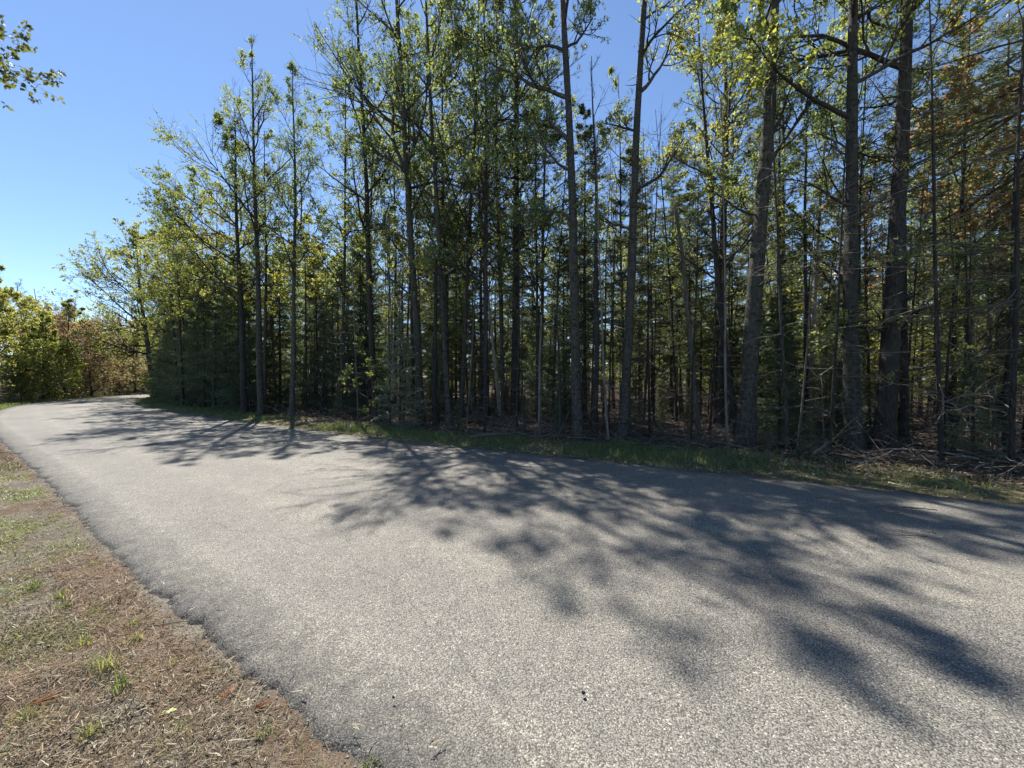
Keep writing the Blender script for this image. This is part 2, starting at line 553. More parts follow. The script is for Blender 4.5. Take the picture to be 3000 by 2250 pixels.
W = nrm(NEAR_E - FAR_E)
wid = np.linalg.norm(NEAR_E - FAR_E, axis=1)
ra, rb = ragged(1) * 0.9, ragged(2) * 0.75
cross_ = np.concatenate([[-0.05, 0.0, 0.03, 0.12, 0.3], np.linspace(0.6, 4.0, 6)])
rows = []
edge_attr = []
for k, c_ in enumerate(cross_):                                    # from the forest edge inwards
    d = c_ + ra * (1 - min(c_ / 0.6, 1))
    z = -0.075 if k == 0 else (-0.022 if k == 1 else (-0.006 if k == 2 else 0.0) + 0.012 * min(c_, 2.5))
    rows.append(np.concatenate([FAR_E + W * d[:, None] * (wid / 8.0 if c_ > 0.5 else np.ones(nS))[:, None], np.full((nS, 1), z)], 1))
    edge_attr.append(np.full(nS, max(c_, 0)))
for k, c_ in enumerate(cross_[::-1]):
    if c_ == 4.0:
        continue
    kk = len(cross_) - 1 - k
    d = c_ + rb * (1 - min(c_ / 0.6, 1))
    z = -0.075 if kk == 0 else (-0.022 if kk == 1 else (-0.006 if kk == 2 else 0.0) + 0.012 * min(c_, 2.5))
    rows.append(np.concatenate([NEAR_E - W * d[:, None] * (wid / 8.0 if c_ > 0.5 else np.ones(nS))[:, None], np.full((nS, 1), z)], 1))
    edge_attr.append(np.full(nS, max(c_, 0)))
RV = np.stack(rows, 0)
nR = len(rows)
ri = np.arange(nR * nS).reshape(nR, nS)
rq = np.stack([ri[:-1, :-1], ri[1:, :-1], ri[1:, 1:], ri[:-1, 1:]], -1).reshape(-1, 4)[:, ::-1]

m, nt, out = new_mat('chip_seal_asphalt')
tc = N(nt, 'TexCoord')
ae = N(nt, 'Attribute', attribute_name='edge')
nW = N(nt, 'TexNoise'); nW.inputs['Scale'].default_value = 45; nW.inputs['Detail'].default_value = 2
warp = mixc(nt, 0.02, tc.outputs['Object'], nW.outputs['Color'], 'ADD')
vo = N(nt, 'TexVoronoi'); vo.inputs['Scale'].default_value = 130; vo.inputs['Randomness'].default_value = 1.0
vs = N(nt, 'TexVoronoi'); vs.inputs['Scale'].default_value = 190
nL = N(nt, 'TexNoise'); nL.inputs['Scale'].default_value = 0.55; nL.inputs['Detail'].default_value = 6; nL.inputs['Roughness'].default_value = 0.6
nM = N(nt, 'TexNoise'); nM.inputs['Scale'].default_value = 9; nM.inputs['Detail'].default_value = 5
nt.links.new(warp, vo.inputs['Vector']); nt.links.new(warp, vs.inputs['Vector'])
for n_ in (nL, nM, nW):
    nt.links.new(tc.outputs['Object'], n_.inputs['Vector'])
sep = N(nt, 'SeparateColor'); nt.links.new(vo.outputs['Color'], sep.inputs[0])
stone = ramp(nt, sep.outputs[0], [(0.0, (0.15, 0.139, 0.119)), (0.35, (0.212, 0.198, 0.169)), (0.75, (0.278, 0.259, 0.22)), (0.96, (0.35, 0.327, 0.28)), (1.0, (0.54, 0.512, 0.447))])
gap = ramp(nt, vo.outputs['Distance'], [(0.42, (1, 1, 1)), (0.72, (0, 0, 0))])
c = mixc(nt, gap, (0.062, 0.058, 0.051), stone)
sep2 = N(nt, 'SeparateColor'); nt.links.new(vs.outputs['Color'], sep2.inputs[0])
fine = ramp(nt, sep2.outputs[1], [(0.0, (0.6, 0.6, 0.6)), (1.0, (1.35, 1.35, 1.35))])
c = mixc(nt, 0.4, c, fine, 'MULTIPLY')
blot = ramp(nt, nL.outputs[0], [(0.3, (0.80, 0.80, 0.81)), (0.5, (1.0, 1.0, 0.99)), (0.7, (1.14, 1.13, 1.09))])
c = mixc(nt, 1.0, c, blot, 'MULTIPLY')
mott = ramp(nt, nM.outputs[0], [(0.3, (0.88, 0.88, 0.9)), (0.7, (1.1, 1.1, 1.08))])
c = mixc(nt, 1.0, c, mott, 'MULTIPLY')
wt = N(nt, 'Math', operation='SINE'); wm = N(nt, 'Math', operation='MULTIPLY'); wm.inputs[1].default_value = 3.9
nt.links.new(ae.outputs['Fac'], wm.inputs[0]); nt.links.new(wm.outputs[0], wt.inputs[0])
tr_ = ramp(nt, wt.outputs[0], [(0.0, (0.94, 0.94, 0.95)), (1.0, (1.05, 1.05, 1.04))])
c = mixc(nt, 1.0, c, tr_, 'MULTIPLY')
nS_ = N(nt, 'TexNoise'); nS_.inputs['Scale'].default_value = 2.2; nS_.inputs['Detail'].default_value = 4; nt.links.new(tc.outputs['Object'], nS_.inputs['Vector'])
st = ramp(nt, nS_.outputs[0], [(0.62, (1, 1, 1)), (0.74, (0.84, 0.84, 0.86))])
c = mixc(nt, 1.0, c, st, 'MULTIPLY')
vc = N(nt, 'TexVoronoi', feature='DISTANCE_TO_EDGE'); vc.inputs['Scale'].default_value = 0.42
cw = mixc(nt, 0.35, tc.outputs['Object'], nS_.outputs['Color'], 'ADD'); nt.links.new(cw, vc.inputs['Vector'])
ck = ramp(nt, vc.outputs['Distance'], [(0.0, (0.55, 0.55, 0.55)), (0.0035, (1, 1, 1))])
c = mixc(nt, 0.7, c, ck, 'MULTIPLY')
em = N(nt, 'MapRange'); em.inputs[1].default_value = 0.0; em.inputs[2].default_value = 0.55; em.inputs[3].default_value = 0.5; em.inputs[4].default_value = 1.0
ad = N(nt, 'Math', operation='ADD'); nm = N(nt, 'MapRange'); nm.inputs[3].default_value = -0.25; nm.inputs[4].default_value = 0.25
nt.links.new(nM.outputs[0], nm.inputs[0]); nt.links.new(ae.outputs['Fac'], ad.inputs[0]); nt.links.new(nm.outputs[0], ad.inputs[1])
nt.links.new(ad.outputs[0], em.inputs[0])
c = mixc(nt, 1.0, c, em.outputs[0], 'MULTIPLY')
hgt = ramp(nt, vo.outputs['Distance'], [(0.0, (1, 1, 1)), (0.8, (0, 0, 0))])
hm = mixc(nt, 0.5, hgt, sep.outputs[1], 'MULTIPLY')
bmp = N(nt, 'Bump'); bmp.inputs['Strength'].default_value = 0.6; bmp.inputs['Distance'].default_value = 0.005
nt.links.new(hm, bmp.inputs['Height'])
p = N(nt, 'BsdfPrincipled'); p.inputs['Roughness'].default_value = 0.72; p.inputs['Specular IOR Level'].default_value = 0.35
nt.links.new(c, p.inputs['Base Color']); nt.links.new(bmp.outputs[0], p.inputs['Normal']); nt.links.new(p.outputs[0], out.inputs[0])
M['road'] = m
me = Geo().add(RV.reshape(-1, 3), rq).mesh('road', m, True, {'edge': np.concatenate(edge_attr)})
tag(link('road', me), 'grey chip-seal asphalt road curving away to the bend', kind='structure')


# ------------------------------------------------------------------ tree builders
def put(name, label, cat, loc, rz=0.0, sc=1.0, group=None):
    o = bpy.data.objects.new(name, None)
    o.empty_display_size = 0.2
    col.objects.link(o)
    o.location = loc
    o.rotation_euler = (0, 0, rz)
    o.scale = (sc, sc, sc)
    return tag(o, label, cat, group)


def broadleaf(seed, h, r, lean=(0, 0), crown0=0.5, limbs=12, limb_len=2.6, el=(35, 60), bias=None, explicit=(), leafy=0.75, leaf=0.062,
              per=13, subs=10, twigs=6, wav=0.05, bow=0.0, sides=10, forks=(), droop=0.05, split=False, topbare=0.0, tipup=0.10, leaf_from=0.0, n=26):
    """Trunk, limbs and leaves of a leafy tree as Geo objects: (trunk, [limb, ...], leaves)."""
    rng = np.random.default_rng(seed)
    P, R = trunk_line(h, r, lean, rng, wav=wav, bow=bow, n=n)
    tg = trunk_geo(P, R, sides, rng)
    # limb starts: random ones through the crown plus the given ones (height m, azimuth deg, elevation deg, length m, radius factor)
    t = np.linspace(crown0, 0.985, limbs) + rng.uniform(-0.02, 0.02, limbs)
    az = np.arange(limbs) * 2.4 + rng.uniform(-0.5, 0.5, limbs) + rng.uniform(0, 6.28)
    elv = np.radians(np.linspace(el[0], el[1], limbs) + rng.normal(0, 8, limbs))
    k_ = (t - crown0) / (1 - crown0)
    L = limb_len * (0.55 + 0.9 * np.sin(np.clip(0.25 + 0.85 * k_, 0, 1) * math.pi)) * rng.uniform(0.6, 1.2, limbs)
    L = np.maximum(L * (1 - 0.55 * k_), 0.5)
    rf = np.full(limbs, 0.42)
    if bias is not None:
        d = np.stack([np.cos(az), np.sin(az)], -1) + np.array(bias)
        L = L * np.clip(0.45 + 0.55 * np.linalg.norm(d, axis=1), 0.5, 1.6)
        az = np.arctan2(d[:, 1], d[:, 0])
    for (hh, a_, e_, l_, f_) in explicit:
        t = np.append(t, hh / h); az = np.append(az, math.radians(a_)); elv = np.append(elv, math.radians(e_)); L = np.append(L, l_); rf = np.append(rf, f_)
    if split:
        ns = 7
        t = np.append(t, rng.uniform(0.08, crown0, ns)); az = np.append(az, rng.uniform(0, 6.28, ns)); elv = np.append(elv, np.radians(rng.uniform(-5, 35, ns)))
        L = np.append(L, rng.uniform(0.12, 0.9, ns) ** 1.3); rf = np.append(rf, rng.uniform(0.1, 0.22, ns))
    p, tan, rr = at_t(P, R, t[None])
    p, rr = p[0], rr[0]
    d = np.stack([np.cos(az) * np.cos(elv), np.sin(az) * np.cos(elv), np.sin(elv)], -1)
    n1 = 10
    L1 = march(p, d, L, n1, rng, up=tipup * 0.45, wig=0.13)
    R1 = np.minimum(rr * rf * 1.35, 0.9 * rr)[:, None] * np.linspace(1, 0.16, n1)[None] ** 0.9
    L2, R2, len2, par2 = children_of(L1, R1, L, subs, rng, 0.15, 1.0, 42, 0.50, 6, tipup * 0.6, 0.16)
    L3, R3, len3, par3 = children_of(L2, R2, np.maximum(len2, 0.25), twigs, rng, 0.2, 1.0, 42, 0.75, 4, tipup * 0.4, 0.2, rfac=0.7)
    R2 = np.maximum(R2, 0.0035)
    R3 = np.maximum(R3, 0.0025)
    owner3 = par2[par3]
    limbs_g = []
    groups = range(len(L1)) if split else [None]
    for gidx in groups:
        g = Geo()
        m1 = slice(None) if gidx is None else slice(gidx, gidx + 1)
        m2 = slice(None) if gidx is None else par2 == gidx
        m3 = slice(None) if gidx is None else owner3 == gidx
        g.add(*tubes(L1[m1], R1[m1], 6))
        if gidx is not None and gidx >= len(L1) - 7:
            limbs_g.append(g)
            continue
        if split:
            g.add(*tubes(L2[m2], R2[m2], 4))
        else:
            g.add(*tubes(L2[:, [0, 2, 5]], R2[:, [0, 2, 5]], 3))
        g.add(*tubes(L3[m3][:, ::3], R3[m3][:, ::3], 3))
        limbs_g.append(g)
    # leaves in clusters towards the twig ends; whole sub-branches may be bare
    keep2 = rng.uniform(size=len(L2)) < leafy * np.clip(L[par2] / (0.6 * limb_len) - 0.15, 0.05, 1.0)
    if split:
        keep2 &= par2 < len(L1) - 7
    if topbare:
        keep2 &= rng.uniform(size=len(L2)) > topbare * np.clip(L2[:, -1, 2] / h, 0, 1) ** 3
    if leaf_from > 0:
        keep2 &= L2[:, 0, 2] > leaf_from
    tips = np.where(keep2[par3])[0]
    lg = Geo()
    if len(tips):
        tp = L3[tips]
        tt = rng.uniform(0.1, 1.0, (len(tips), per)) ** 0.7
        c, tn, _ = at_t(tp, R3[tips], tt)
        c, tn = c.reshape(-1, 3), tn.reshape(-1, 3)
        c = c + rng.normal(0, 0.03, c.shape)
        a = nrm(rng.normal(size=c.shape)) * 0.9 + tn * 0.35 - UP * 0.25
        nn = nrm(rng.normal(size=c.shape) + UP * 0.6)
        s = leaf * rng.uniform(0.65, 1.25, len(c))
        lg.add(*leaf_quads(c, a, nn, s, s * rng.uniform(0.7, 0.95, len(c))))
    return tg, limbs_g, lg


def conifer(seed, h, r, crown0=0.25, lmax=1.6, whorl=0.32, per_whorl=5, droop=-12, needles=12, twigs=9, nl=0.05, nw=0.011, lean=(0, 0), dead=10, shape=0.8,
            thin=1.0, wav=0.02, sides=8, uptip=0.05, needle_len=1.0):
    """Trunk, branches (live and dead) and needles of a spruce or fir."""
    rng = np.random.default_rng(seed)
    P, R = trunk_line(h, r, lean, rng, wav=wav, flare=0.35, tip=0.06)
    tg = trunk_geo(P, R, sides, rng)
    zs = np.arange(crown0 * h, h * 0.985, whorl)
    nW_ = len(zs)
    z = np.repeat(zs, per_whorl) + rng.uniform(-0.12, 0.12, nW_ * per_whorl)
    keep = rng.uniform(size=len(z)) < thin
    z = np.clip(z[keep], 0.02, h * 0.985)
    az = rng.uniform(0, 6.28, len(z))
    k = (h - z) / (h * (1 - crown0) + 1e-6)
    L = lmax * (0.10 + 0.9 * np.clip(k, 0, 1) ** shape) * rng.uniform(0.6, 1.15, len(z))
    L *= np.where(k > 0.85, rng.uniform(0.5, 1.0, len(z)), 1)
    el = np.radians(np.interp(k, [0, 0.15, 0.5, 1], [48, 22, droop * 0.5, droop]) + rng.normal(0, 7, len(z)))
    p, tan, rr = at_t(P, R, (z / h)[None])
    p, rr = p[0], rr[0]
    d = np.stack([np.cos(az) * np.cos(el), np.sin(az) * np.cos(el), np.sin(el)], -1)
    B1 = march(p, d, L, 7, rng, up=uptip, wig=0.06)
    R1 = np.minimum(rr * 0.35, 0.006 + L * 0.009)[:, None] * np.linspace(1, 0.2, 7)[None]
    # flat side twigs
    K = twigs
    t = np.linspace(0.16, 0.97, K)[None] + rng.uniform(-0.04, 0.04, (len(B1), K))
    q, tn, qr = at_t(B1, R1, t)
    hor = nrm(np.cross(tn, UP))
    sgn = np.where(np.arange(K) % 2 == 0, 1.0, -1.0)[None, :, None] * np.where(rng.uniform(size=(len(B1), 1, 1)) < 0.5, 1, -1)
    td = nrm(tn * 0.75 + hor * sgn * 0.75 - UP * rng.uniform(-0.05, 0.3, (len(B1), K, 1)) + rng.normal(0, 0.12, (len(B1), K, 3)))
    tl = (L[:, None] * 0.42 * (1.12 - t) ** 0.8 + 0.06) * rng.uniform(0.7, 1.2, t.shape)
    T0 = q.reshape(-1, 3)
    T2 = march(T0, td.reshape(-1, 3), tl.reshape(-1), 4, rng, up=uptip * 0.4, wig=0.10)
    TR = np.full((len(T2), 4), 0.003) * np.linspace(1, 0.5, 4)[None]
    # second order twiglets
    T3, TR3, l3, par3 = children_of(T2, TR, np.maximum(tl.reshape(-1), 0.12), 3, rng, 0.2, 0.9, 45, 0.5, 3, 0.0, 0.08)
    g = Geo()
    g.add(*tubes(B1, R1, 5))
    g.add(*tubes(T2[:, ::3], TR[:, ::3], 3))
    if dead:
        dz = rng.uniform(0.5, max(crown0 * h, 0.8), dead)
        da = rng.uniform(0, 6.28, dead)
        de = np.radians(rng.normal(-8, 14, dead))
        pp, _, r_ = at_t(P, R, (dz / h)[None])
        dd = np.stack([np.cos(da) * np.cos(de), np.sin(da) * np.cos(de), np.sin(de)], -1)
        dl = rng.uniform(0.25, 1.3, dead)
        D1 = march(pp[0], dd, dl, 6, rng, up=-0.02, wig=0.16)
        DR = (0.004 + dl * 0.006)[:, None] * np.linspace(1, 0.3, 6)[None]
        g.add(*tubes(D1, DR, 4))
        D2, DR2, _, _ = children_of(D1, DR, dl, 4, rng, 0.2, 1, 50, 0.45, 4, 0, 0.18)
        g.add(*tubes(D2, np.maximum(DR2, 0.002), 3))
    ng = Geo()
    for (TT, RR, cnt) in ((T2, TR, needles), (T3, TR3, max(needles // 2, 3)), (B1[:, 3:], R1[:, 3:], needles)):
        tt = rng.uniform(0.05, 1.0, (len(TT), cnt))
        c, tn, _ = at_t(TT, RR, tt)
        c, tn = c.reshape(-1, 3), tn.reshape(-1, 3)
        sd = nrm(np.cross(tn, UP + 0.3 * rng.normal(size=tn.shape))) * np.where(rng.uniform(size=(len(c), 1)) < 0.5, 1, -1)
        dv = tn * 0.55 + sd * 0.75 + UP * rng.uniform(-0.15, 0.45, (len(c), 1))
        ng.add(*[a for a in (lambda vt: (vt[0], None, vt[1]))(needle_tris(c, dv, nl * needle_len * rng.uniform(0.7, 1.3, len(c)), nw, rng))])
    return tg, [g], ng


def pine(seed, h, r, crown0=0.35, lmax=2.4, lean=(0, 0), tufts=9, per=20, nl=0.125, nw=0.011, whorl=0.6, per_whorl=5):
    rng = np.random.default_rng(seed)
    P, R = trunk_line(h, r, lean, rng, wav=0.02, flare=0.35)
    tg = trunk_geo(P, R, 10, rng)
    zs = np.repeat(np.arange(crown0 * h, h * 0.98, whorl), per_whorl)
    z = np.clip(zs + rng.uniform(-0.15, 0.15, len(zs)), 0, h * 0.98)
    k = (h - z) / (h * (1 - crown0))
    L = lmax * (0.15 + 0.85 * np.sin(np.clip(k, 0, 1) * 2.2)) * rng.uniform(0.5, 1.15, len(z))
    az = rng.uniform(0, 6.28, len(z))
    el = np.radians(np.interp(k, [0, 0.3, 1], [55, 25, 2]) + rng.normal(0, 8, len(z)))
    p, _, rr = at_t(P, R, (z / h)[None])
    d = np.stack([np.cos(az) * np.cos(el), np.sin(az) * np.cos(el), np.sin(el)], -1)
    B1 = march(p[0], d, L, 8, rng, up=0.04, wig=0.10)
    R1 = np.minimum(rr[0] * 0.4, 0.008 + L * 0.012)[:, None] * np.linspace(1, 0.2, 8)[None]
    B2, R2, l2, _ = children_of(B1, R1, L, tufts, rng, 0.3, 1.0, 45, 0.32, 5, 0.05, 0.12)
    B3, R3, l3, _ = children_of(B2, R2, np.maximum(l2, 0.25), 3, rng, 0.4, 1.0, 40, 0.5, 3, 0.06, 0.1)
    g = Geo()
    g.add(*tubes(B1, R1, 5)); g.add(*tubes(B2[:, ::2], np.maximum(R2, 0.004)[:, ::2], 3)); g.add(*tubes(B3[:, ::2], np.maximum(R3, 0.003)[:, ::2], 3))
    ng = Geo()
    for TT, RR in ((B2, R2), (B3, R3)):
        tt = rng.uniform(0.55, 1.0, (len(TT), per))
        c, tn, _ = at_t(TT, RR, tt)
        c, tn = c.reshape(-1, 3), tn.reshape(-1, 3)
        dv = tn * 0.7 + nrm(rng.normal(size=c.shape)) * 0.8 + UP * 0.15
        v, t_ = needle_tris(c, dv, nl * rng.uniform(0.7, 1.2, len(c)), nw, rng)
        ng.add(v, None, t_)
    return tg, [g], ng


def pole(seed, h, r, lean=(0, 0), dead=22, wav=0.06, top=True, long=0.9, sides=7, droop=-6, broken=False):
    """A bare stem with dead side twigs."""
    rng = np.random.default_rng(seed)
    P, R = trunk_line(h, r, lean, rng, wav=wav, flare=0.3, tip=0.55 if broken else 0.15)
    tg = trunk_geo(P, R, sides, rng, 0.08)
    if broken:
        tg.add(P[:, -1] + np.array([[0, 0, r * 0.9]]) + rng.normal(0, r * 0.2, (1, 3)))
        n_ = tg.n - 1
        base = n_ - sides
        tg.t.append(np.array([[base + i, base + (i + 1) % sides, n_] for i in range(sides)]))
    dz = rng.uniform(0.12 * h, h * 0.97, dead)
    da = rng.uniform(0, 6.28, dead)
    de = np.radians(rng.normal(droop, 16, dead) + 30 * (dz / h) ** 2)
    pp, _, r_ = at_t(P, R, (dz / h)[None])
    dd = np.stack([np.cos(da) * np.cos(de), np.sin(da) * np.cos(de), np.sin(de)], -1)
    dl = rng.uniform(0.2, 1.0, dead) * long
    D1 = march(pp[0], dd, dl, 6, rng, up=0.01, wig=0.15)
    DR = np.minimum(r_[0] * 0.6, 0.004 + dl * 0.007)[:, None] * np.linspace(1, 0.3, 6)[None]
    g = Geo()
    g.add(*tubes(D1, DR, 4))
    D2, DR2, l2, _ = children_of(D1, DR, dl, 4, rng, 0.2, 1, 45, 0.45, 4, 0.01, 0.18)
    g.add(*tubes(D2, np.maximum(DR2, 0.002), 3))
    return tg, [g], Geo()


def tree_meshes(parts, bark, twig, leafm):
    tg, lg, fg = parts
    a = tg.mesh('trunk', M[bark], True)
    b = [g.mesh('branch', M[twig], True) for g in lg if g.n]
    c = fg.mesh('crown', M[leafm]) if fg.n else None
    return a, b, c


TREE_POS = []
MAIN = ((1.7, 9.9), (2.85, 9.95), (5.6, 9.3), (7.25, 8.15), (8.05, 8.35), (-3.15, 13.3), (-5.2, 14.7), (-9.1, 15.9), (-10.5, 16.1), (-11.6, 16.7), (-0.45, 16.2), (9.3, 9.1), (5.35, 10.9))


def plant(name, meshes, x, y, label, cat='tree', group=None, rz=0.0, sc=1.0, dz=0.0):
    z = float(ground_z(x, y)[0]) - 0.02 + dz
    o = put(name, label, cat, (x, y, z), rz, sc, group)
    a, b, c = meshes
    link('trunk', a, o)
    for g in b:
        w = link('branch' if len(b) > 1 else 'branches', g, o)
        if len(b) == 1:
            w['kind'] = 'stuff'
    if c is not None:
        link('crown', c, o)['kind'] = 'stuff'
    TREE_POS.append((x, y))
    return o


# ------------------------------------------------------------------ the trees one can tell apart
def hero(name, label, x, y, build, bark, twig, leafm='aspen_leaf', cat='tree'):
    return plant(name, tree_meshes(build, bark, twig, leafm), x, y, label, cat)


TO_ROAD = (-0.56, -0.83)
hero('aspen_tree', 'tall straight grey aspen with a flared foot, left of the two tall ones mid-picture', 1.7, 9.9,
     broadleaf(11, 19.5, 0.128, (-0.5, 0.3), 0.6, 14, 2.4, (25, 60), explicit=((10.4, 172, 24, 2.6, 0.5), (9.35, 170, 38, 0.9, 0.55), (8.6, 165, 28, 1.9, 0.32), (7.4, 200, 12, 1.5, 0.22), (11.6, 20, 40, 1.9, 0.4)),
               leafy=0.8, split=True, sides=14), 'aspen_bark', 'aspen_bark')
hero('aspen_tree', 'tall grey aspen leaning a little right, crooked leafy limb near its top', 2.85, 9.95,
     broadleaf(12, 19.5, 0.125, (1.1, 0.3), 0.6, 13, 2.2, (30, 60), explicit=((10.6, 8, 42, 2.2, 0.5), (8.2, -6, 28, 1.7, 0.42), (9.7, 168, 10, 1.0, 0.3), (7.2, 190, 8, 1.4, 0.2), (6.3, 20, 5, 1.2, 0.2)),
               leafy=0.7, split=True, sides=14), 'aspen_bark', 'aspen_bark')
hero('dead_tree', 'slim dead snag with crooked bare top between the two tall aspens', 2.45, 11.4,
     broadleaf(13, 11.2, 0.085, (-0.1, 0.0), 0.72, 8, 1.4, (20, 70), leafy=0.0, wav=0.10, tipup=0.25, subs=4, twigs=2, split=True), 'dark_bark', 'dark_bark')
hero('aspen_tree', 'biggest pale grey trunk right of centre, leaning right and rising out of view', 5.6, 9.3,
     broadleaf(14, 19.5, 0.19, (1.05, 0.2), 0.6, 12, 2.6, (25, 60), explicit=((9.2, 4, 50, 1.5, 0.28), (7.4, 185, 10, 1.7, 0.16), (8.4, 10, 65, 2.3, 0.3)), leafy=0.75, split=True, sides=16, bow=0.01), 'aspen_bark', 'aspen_bark')
hero('pine_tree', 'white pine with long soft needles just left of the biggest grey trunk', 7.1, 13.2,
     pine(15, 14.8, 0.17, 0.46, 1.9, (0.1, 0)), 'dark_bark', 'dark_bark', 'pine_needle')
hero('aspen_tree', 'straight pale trunk with dark knots, left of the thick dark trunk at the right', 7.25, 8.15,
     broadleaf(16, 15.5, 0.150, (-0.05, 0.3), 0.5, 14, 2.3, (15, 55), leafy=0.9, leaf=0.08, explicit=((6.6, 190, 12, 1.6, 0.2), (5.2, 30, 5, 1.2, 0.15)), split=True, sides=14, leaf_from=7.3), 'aspen_bark', 'dark_bark', 'maple_leaf')
hero('aspen_tree', 'thick dark rough trunk at the right with a sunlit left rim', 8.05, 8.35,
     broadleaf(17, 17.0, 0.178, (0.9, 0.4), 0.55, 12, 2.5, (20, 55), leafy=0.8, split=True, sides=16, explicit=((3.9, 175, 8, 1.6, 0.14), (4.3, 10, 6, 1.5, 0.14))), 'dark_bark', 'dark_bark')
hero('spruce_pole', 'dark slim trunk just right of the thick dark trunk', 9.3, 9.1,
     conifer(18, 12.5, 0.095, 0.45, 1.4, lean=(-0.25, 0.1), dead=24, thin=0.7), 'dark_bark', 'twig_bark', 'spruce_needle')
hero('birch_tree', 'thin white-sided birch seen behind the thick dark trunk', 10.6, 11.6,
     broadleaf(19, 13.5, 0.075, (-0.7, 0.2), 0.55, 12, 1.8, (30, 60), leafy=0.6, split=True), 'birch_bark', 'dark_bark')
hero('birch_tree', 'slender pale stem between the narrow spruce and the knotty pale trunk', 9.7, 12.6,
     broadleaf(20, 14.0, 0.075, (0.75, 0.1), 0.5, 12, 1.8, (25, 60), leafy=0.6, split=True), 'birch_bark', 'dark_bark')
hero('spruce_tree', 'narrow pointed spruce with short drooping twigs right of the biggest grey trunk', 9.2, 13.3,
     conifer(21, 13.0, 0.10, 0.2, 1.15, whorl=0.3, droop=-18, lean=(-0.1, 0), shape=0.6, thin=0.75), 'dark_bark', 'twig_bark', 'spruce_needle')
hero('leaning_tree', 'dark trunk leaning left beside the biggest grey trunk', 6.2, 10.6,
     broadleaf(22, 12.5, 0.09, (-1.2, 0.2), 0.45, 12, 2.0, (20, 55), leafy=0.55, split=True, wav=0.07), 'dark_bark', 'dark_bark', 'olive_leaf')
hero('dead_tree', 'pale leaning dead stem snapped off at half height, left of the biggest grey trunk', 5.35, 10.9,
     pole(23, 6.6, 0.075, (-0.75, 0.1), 14, broken=True, sides=10), 'dead_bark', 'dead_bark')
hero('spruce_pole', 'dark slim pole midway between the biggest grey trunk and the knotty pale one', 7.95, 10.4,
     pole(24, 10.5, 0.065, (0.05, 0.1), 34, long=1.3), 'dark_bark', 'twig_bark')
hero('aspen_tree', 'tall aspen forking high up near the picture top, left of centre', -3.15, 13.3,
     broadleaf(25, 20.0, 0.13, (-0.9, 0.2), 0.48, 19, 2.8, (30, 60), leafy=0.72, split=True, sides=14, explicit=((10.3, 160, 66, 5.0, 0.7), (8.0, 175, 35, 2.6, 0.4), (9.0, 10, 50, 2.2, 0.35))), 'aspen_bark', 'aspen_bark')
hero('dead_tree', 'short dark broken snag beside the forking aspen', -2.55, 12.7, pole(26, 5.6, 0.085, (0.05, 0), 10, broken=True, sides=10), 'dark_bark', 'twig_bark')
hero('aspen_tree', 'tall slim aspen left of the forking one, bare twigs at its tip', -5.2, 14.7,
     broadleaf(27, 19.5, 0.12, (-0.9, 0.1), 0.42, 17, 2.3, (35, 65), leafy=0.55, split=True, sides=12), 'dark_bark', 'dark_bark')
hero('aspen_tree', 'slim aspen third from the left end of the tall roadside row', -9.1, 15.9,
     broadleaf(28, 14.6, 0.10, (0.1, 0.1), 0.48, 16, 2.3, (40, 68), leafy=0.7, split=True, sides=12), 'aspen_bark', 'aspen_bark')
hero('aspen_tree', 'tall aspen second from the left end of the tall row, stout foot, forked tip', -10.5, 16.1,
     broadleaf(29, 15.6, 0.125, (-0.25, 0.1), 0.55, 14, 2.3, (35, 66), leafy=0.55, split=True, sides=12, explicit=((11.8, 150, 55, 2.4, 0.5), (12.4, 20, 60, 2.0, 0.5))), 'aspen_bark', 'dark_bark')
hero('aspen_tree', 'leftmost tall roadside aspen, long leafy limbs reaching left over the road', -11.6, 16.7,
     broadleaf(30, 13.2, 0.125, (-0.2, 0.0), 0.42, 14, 2.5, (30, 60), bias=(-0.35, 0.05), leafy=0.92, leaf=0.075, per=15, subs=11, split=True, sides=12,
               explicit=((10.4, 178, 38, 4.2, 0.5), (9.0, 172, 33, 4.0, 0.5), (7.7, 180, 26, 4.2, 0.5), (6.6, 175, 22, 3.8, 0.45), (8.4, 200, 30, 3.4, 0.4))), 'dark_bark', 'dark_bark', 'olive_leaf')
hero('aspen_tree', 'second thinner stem right beside the leftmost tall roadside aspen', -11.0, 17.1,
     broadleaf(31, 12.6, 0.085, (0.1, 0.0), 0.5, 12, 2.0, (35, 65), leafy=0.7, split=True), 'dark_bark', 'dark_bark', 'olive_leaf')
hero('maple_tree', 'crooked leafy tree with arching limbs over the road bend', -29.2, 31.5,
     broadleaf(32, 13.8, 0.20, (-1.2, 0.0), 0.36, 20, 3.6, (25, 65), bias=(-0.4, -0.05), leafy=0.92, leaf=0.11, per=15, subs=11, wav=0.12, split=True,
               explicit=((6.6, 178, 14, 4.8, 0.5), (5.4, 176, 4, 4.6, 0.45), (8.6, 165, 36, 4.2, 0.5)), droop=0.1), 'dark_bark', 'dark_bark', 'olive_leaf')
hero('birch_tree', 'pale tan birch stem leaning left in the middle of the wood', -0.45, 16.2,
     broadleaf(33, 13.0, 0.085, (-1.3, 0.1), 0.52, 12, 2.0, (30, 60), leafy=0.6, split=True, wav=0.05, sides=12), 'birch_bark', 'dark_bark')
hero('pine_tree', 'tall white pine behind the aspens at the centre, top out of view', 0.1, 14.6,
     pine(34, 20.0, 0.17, 0.33, 2.7, (0.1, 0), tufts=10, per=21), 'dark_bark', 'dark_bark', 'pine_needle')
hero('dead_tree', 'short pale dead sapling left of the flared aspen foot', 0.75, 10.5, pole(35, 3.4, 0.045, (0.05, 0), 22, long=1.0, broken=True), 'dead_bark', 'dead_bark')
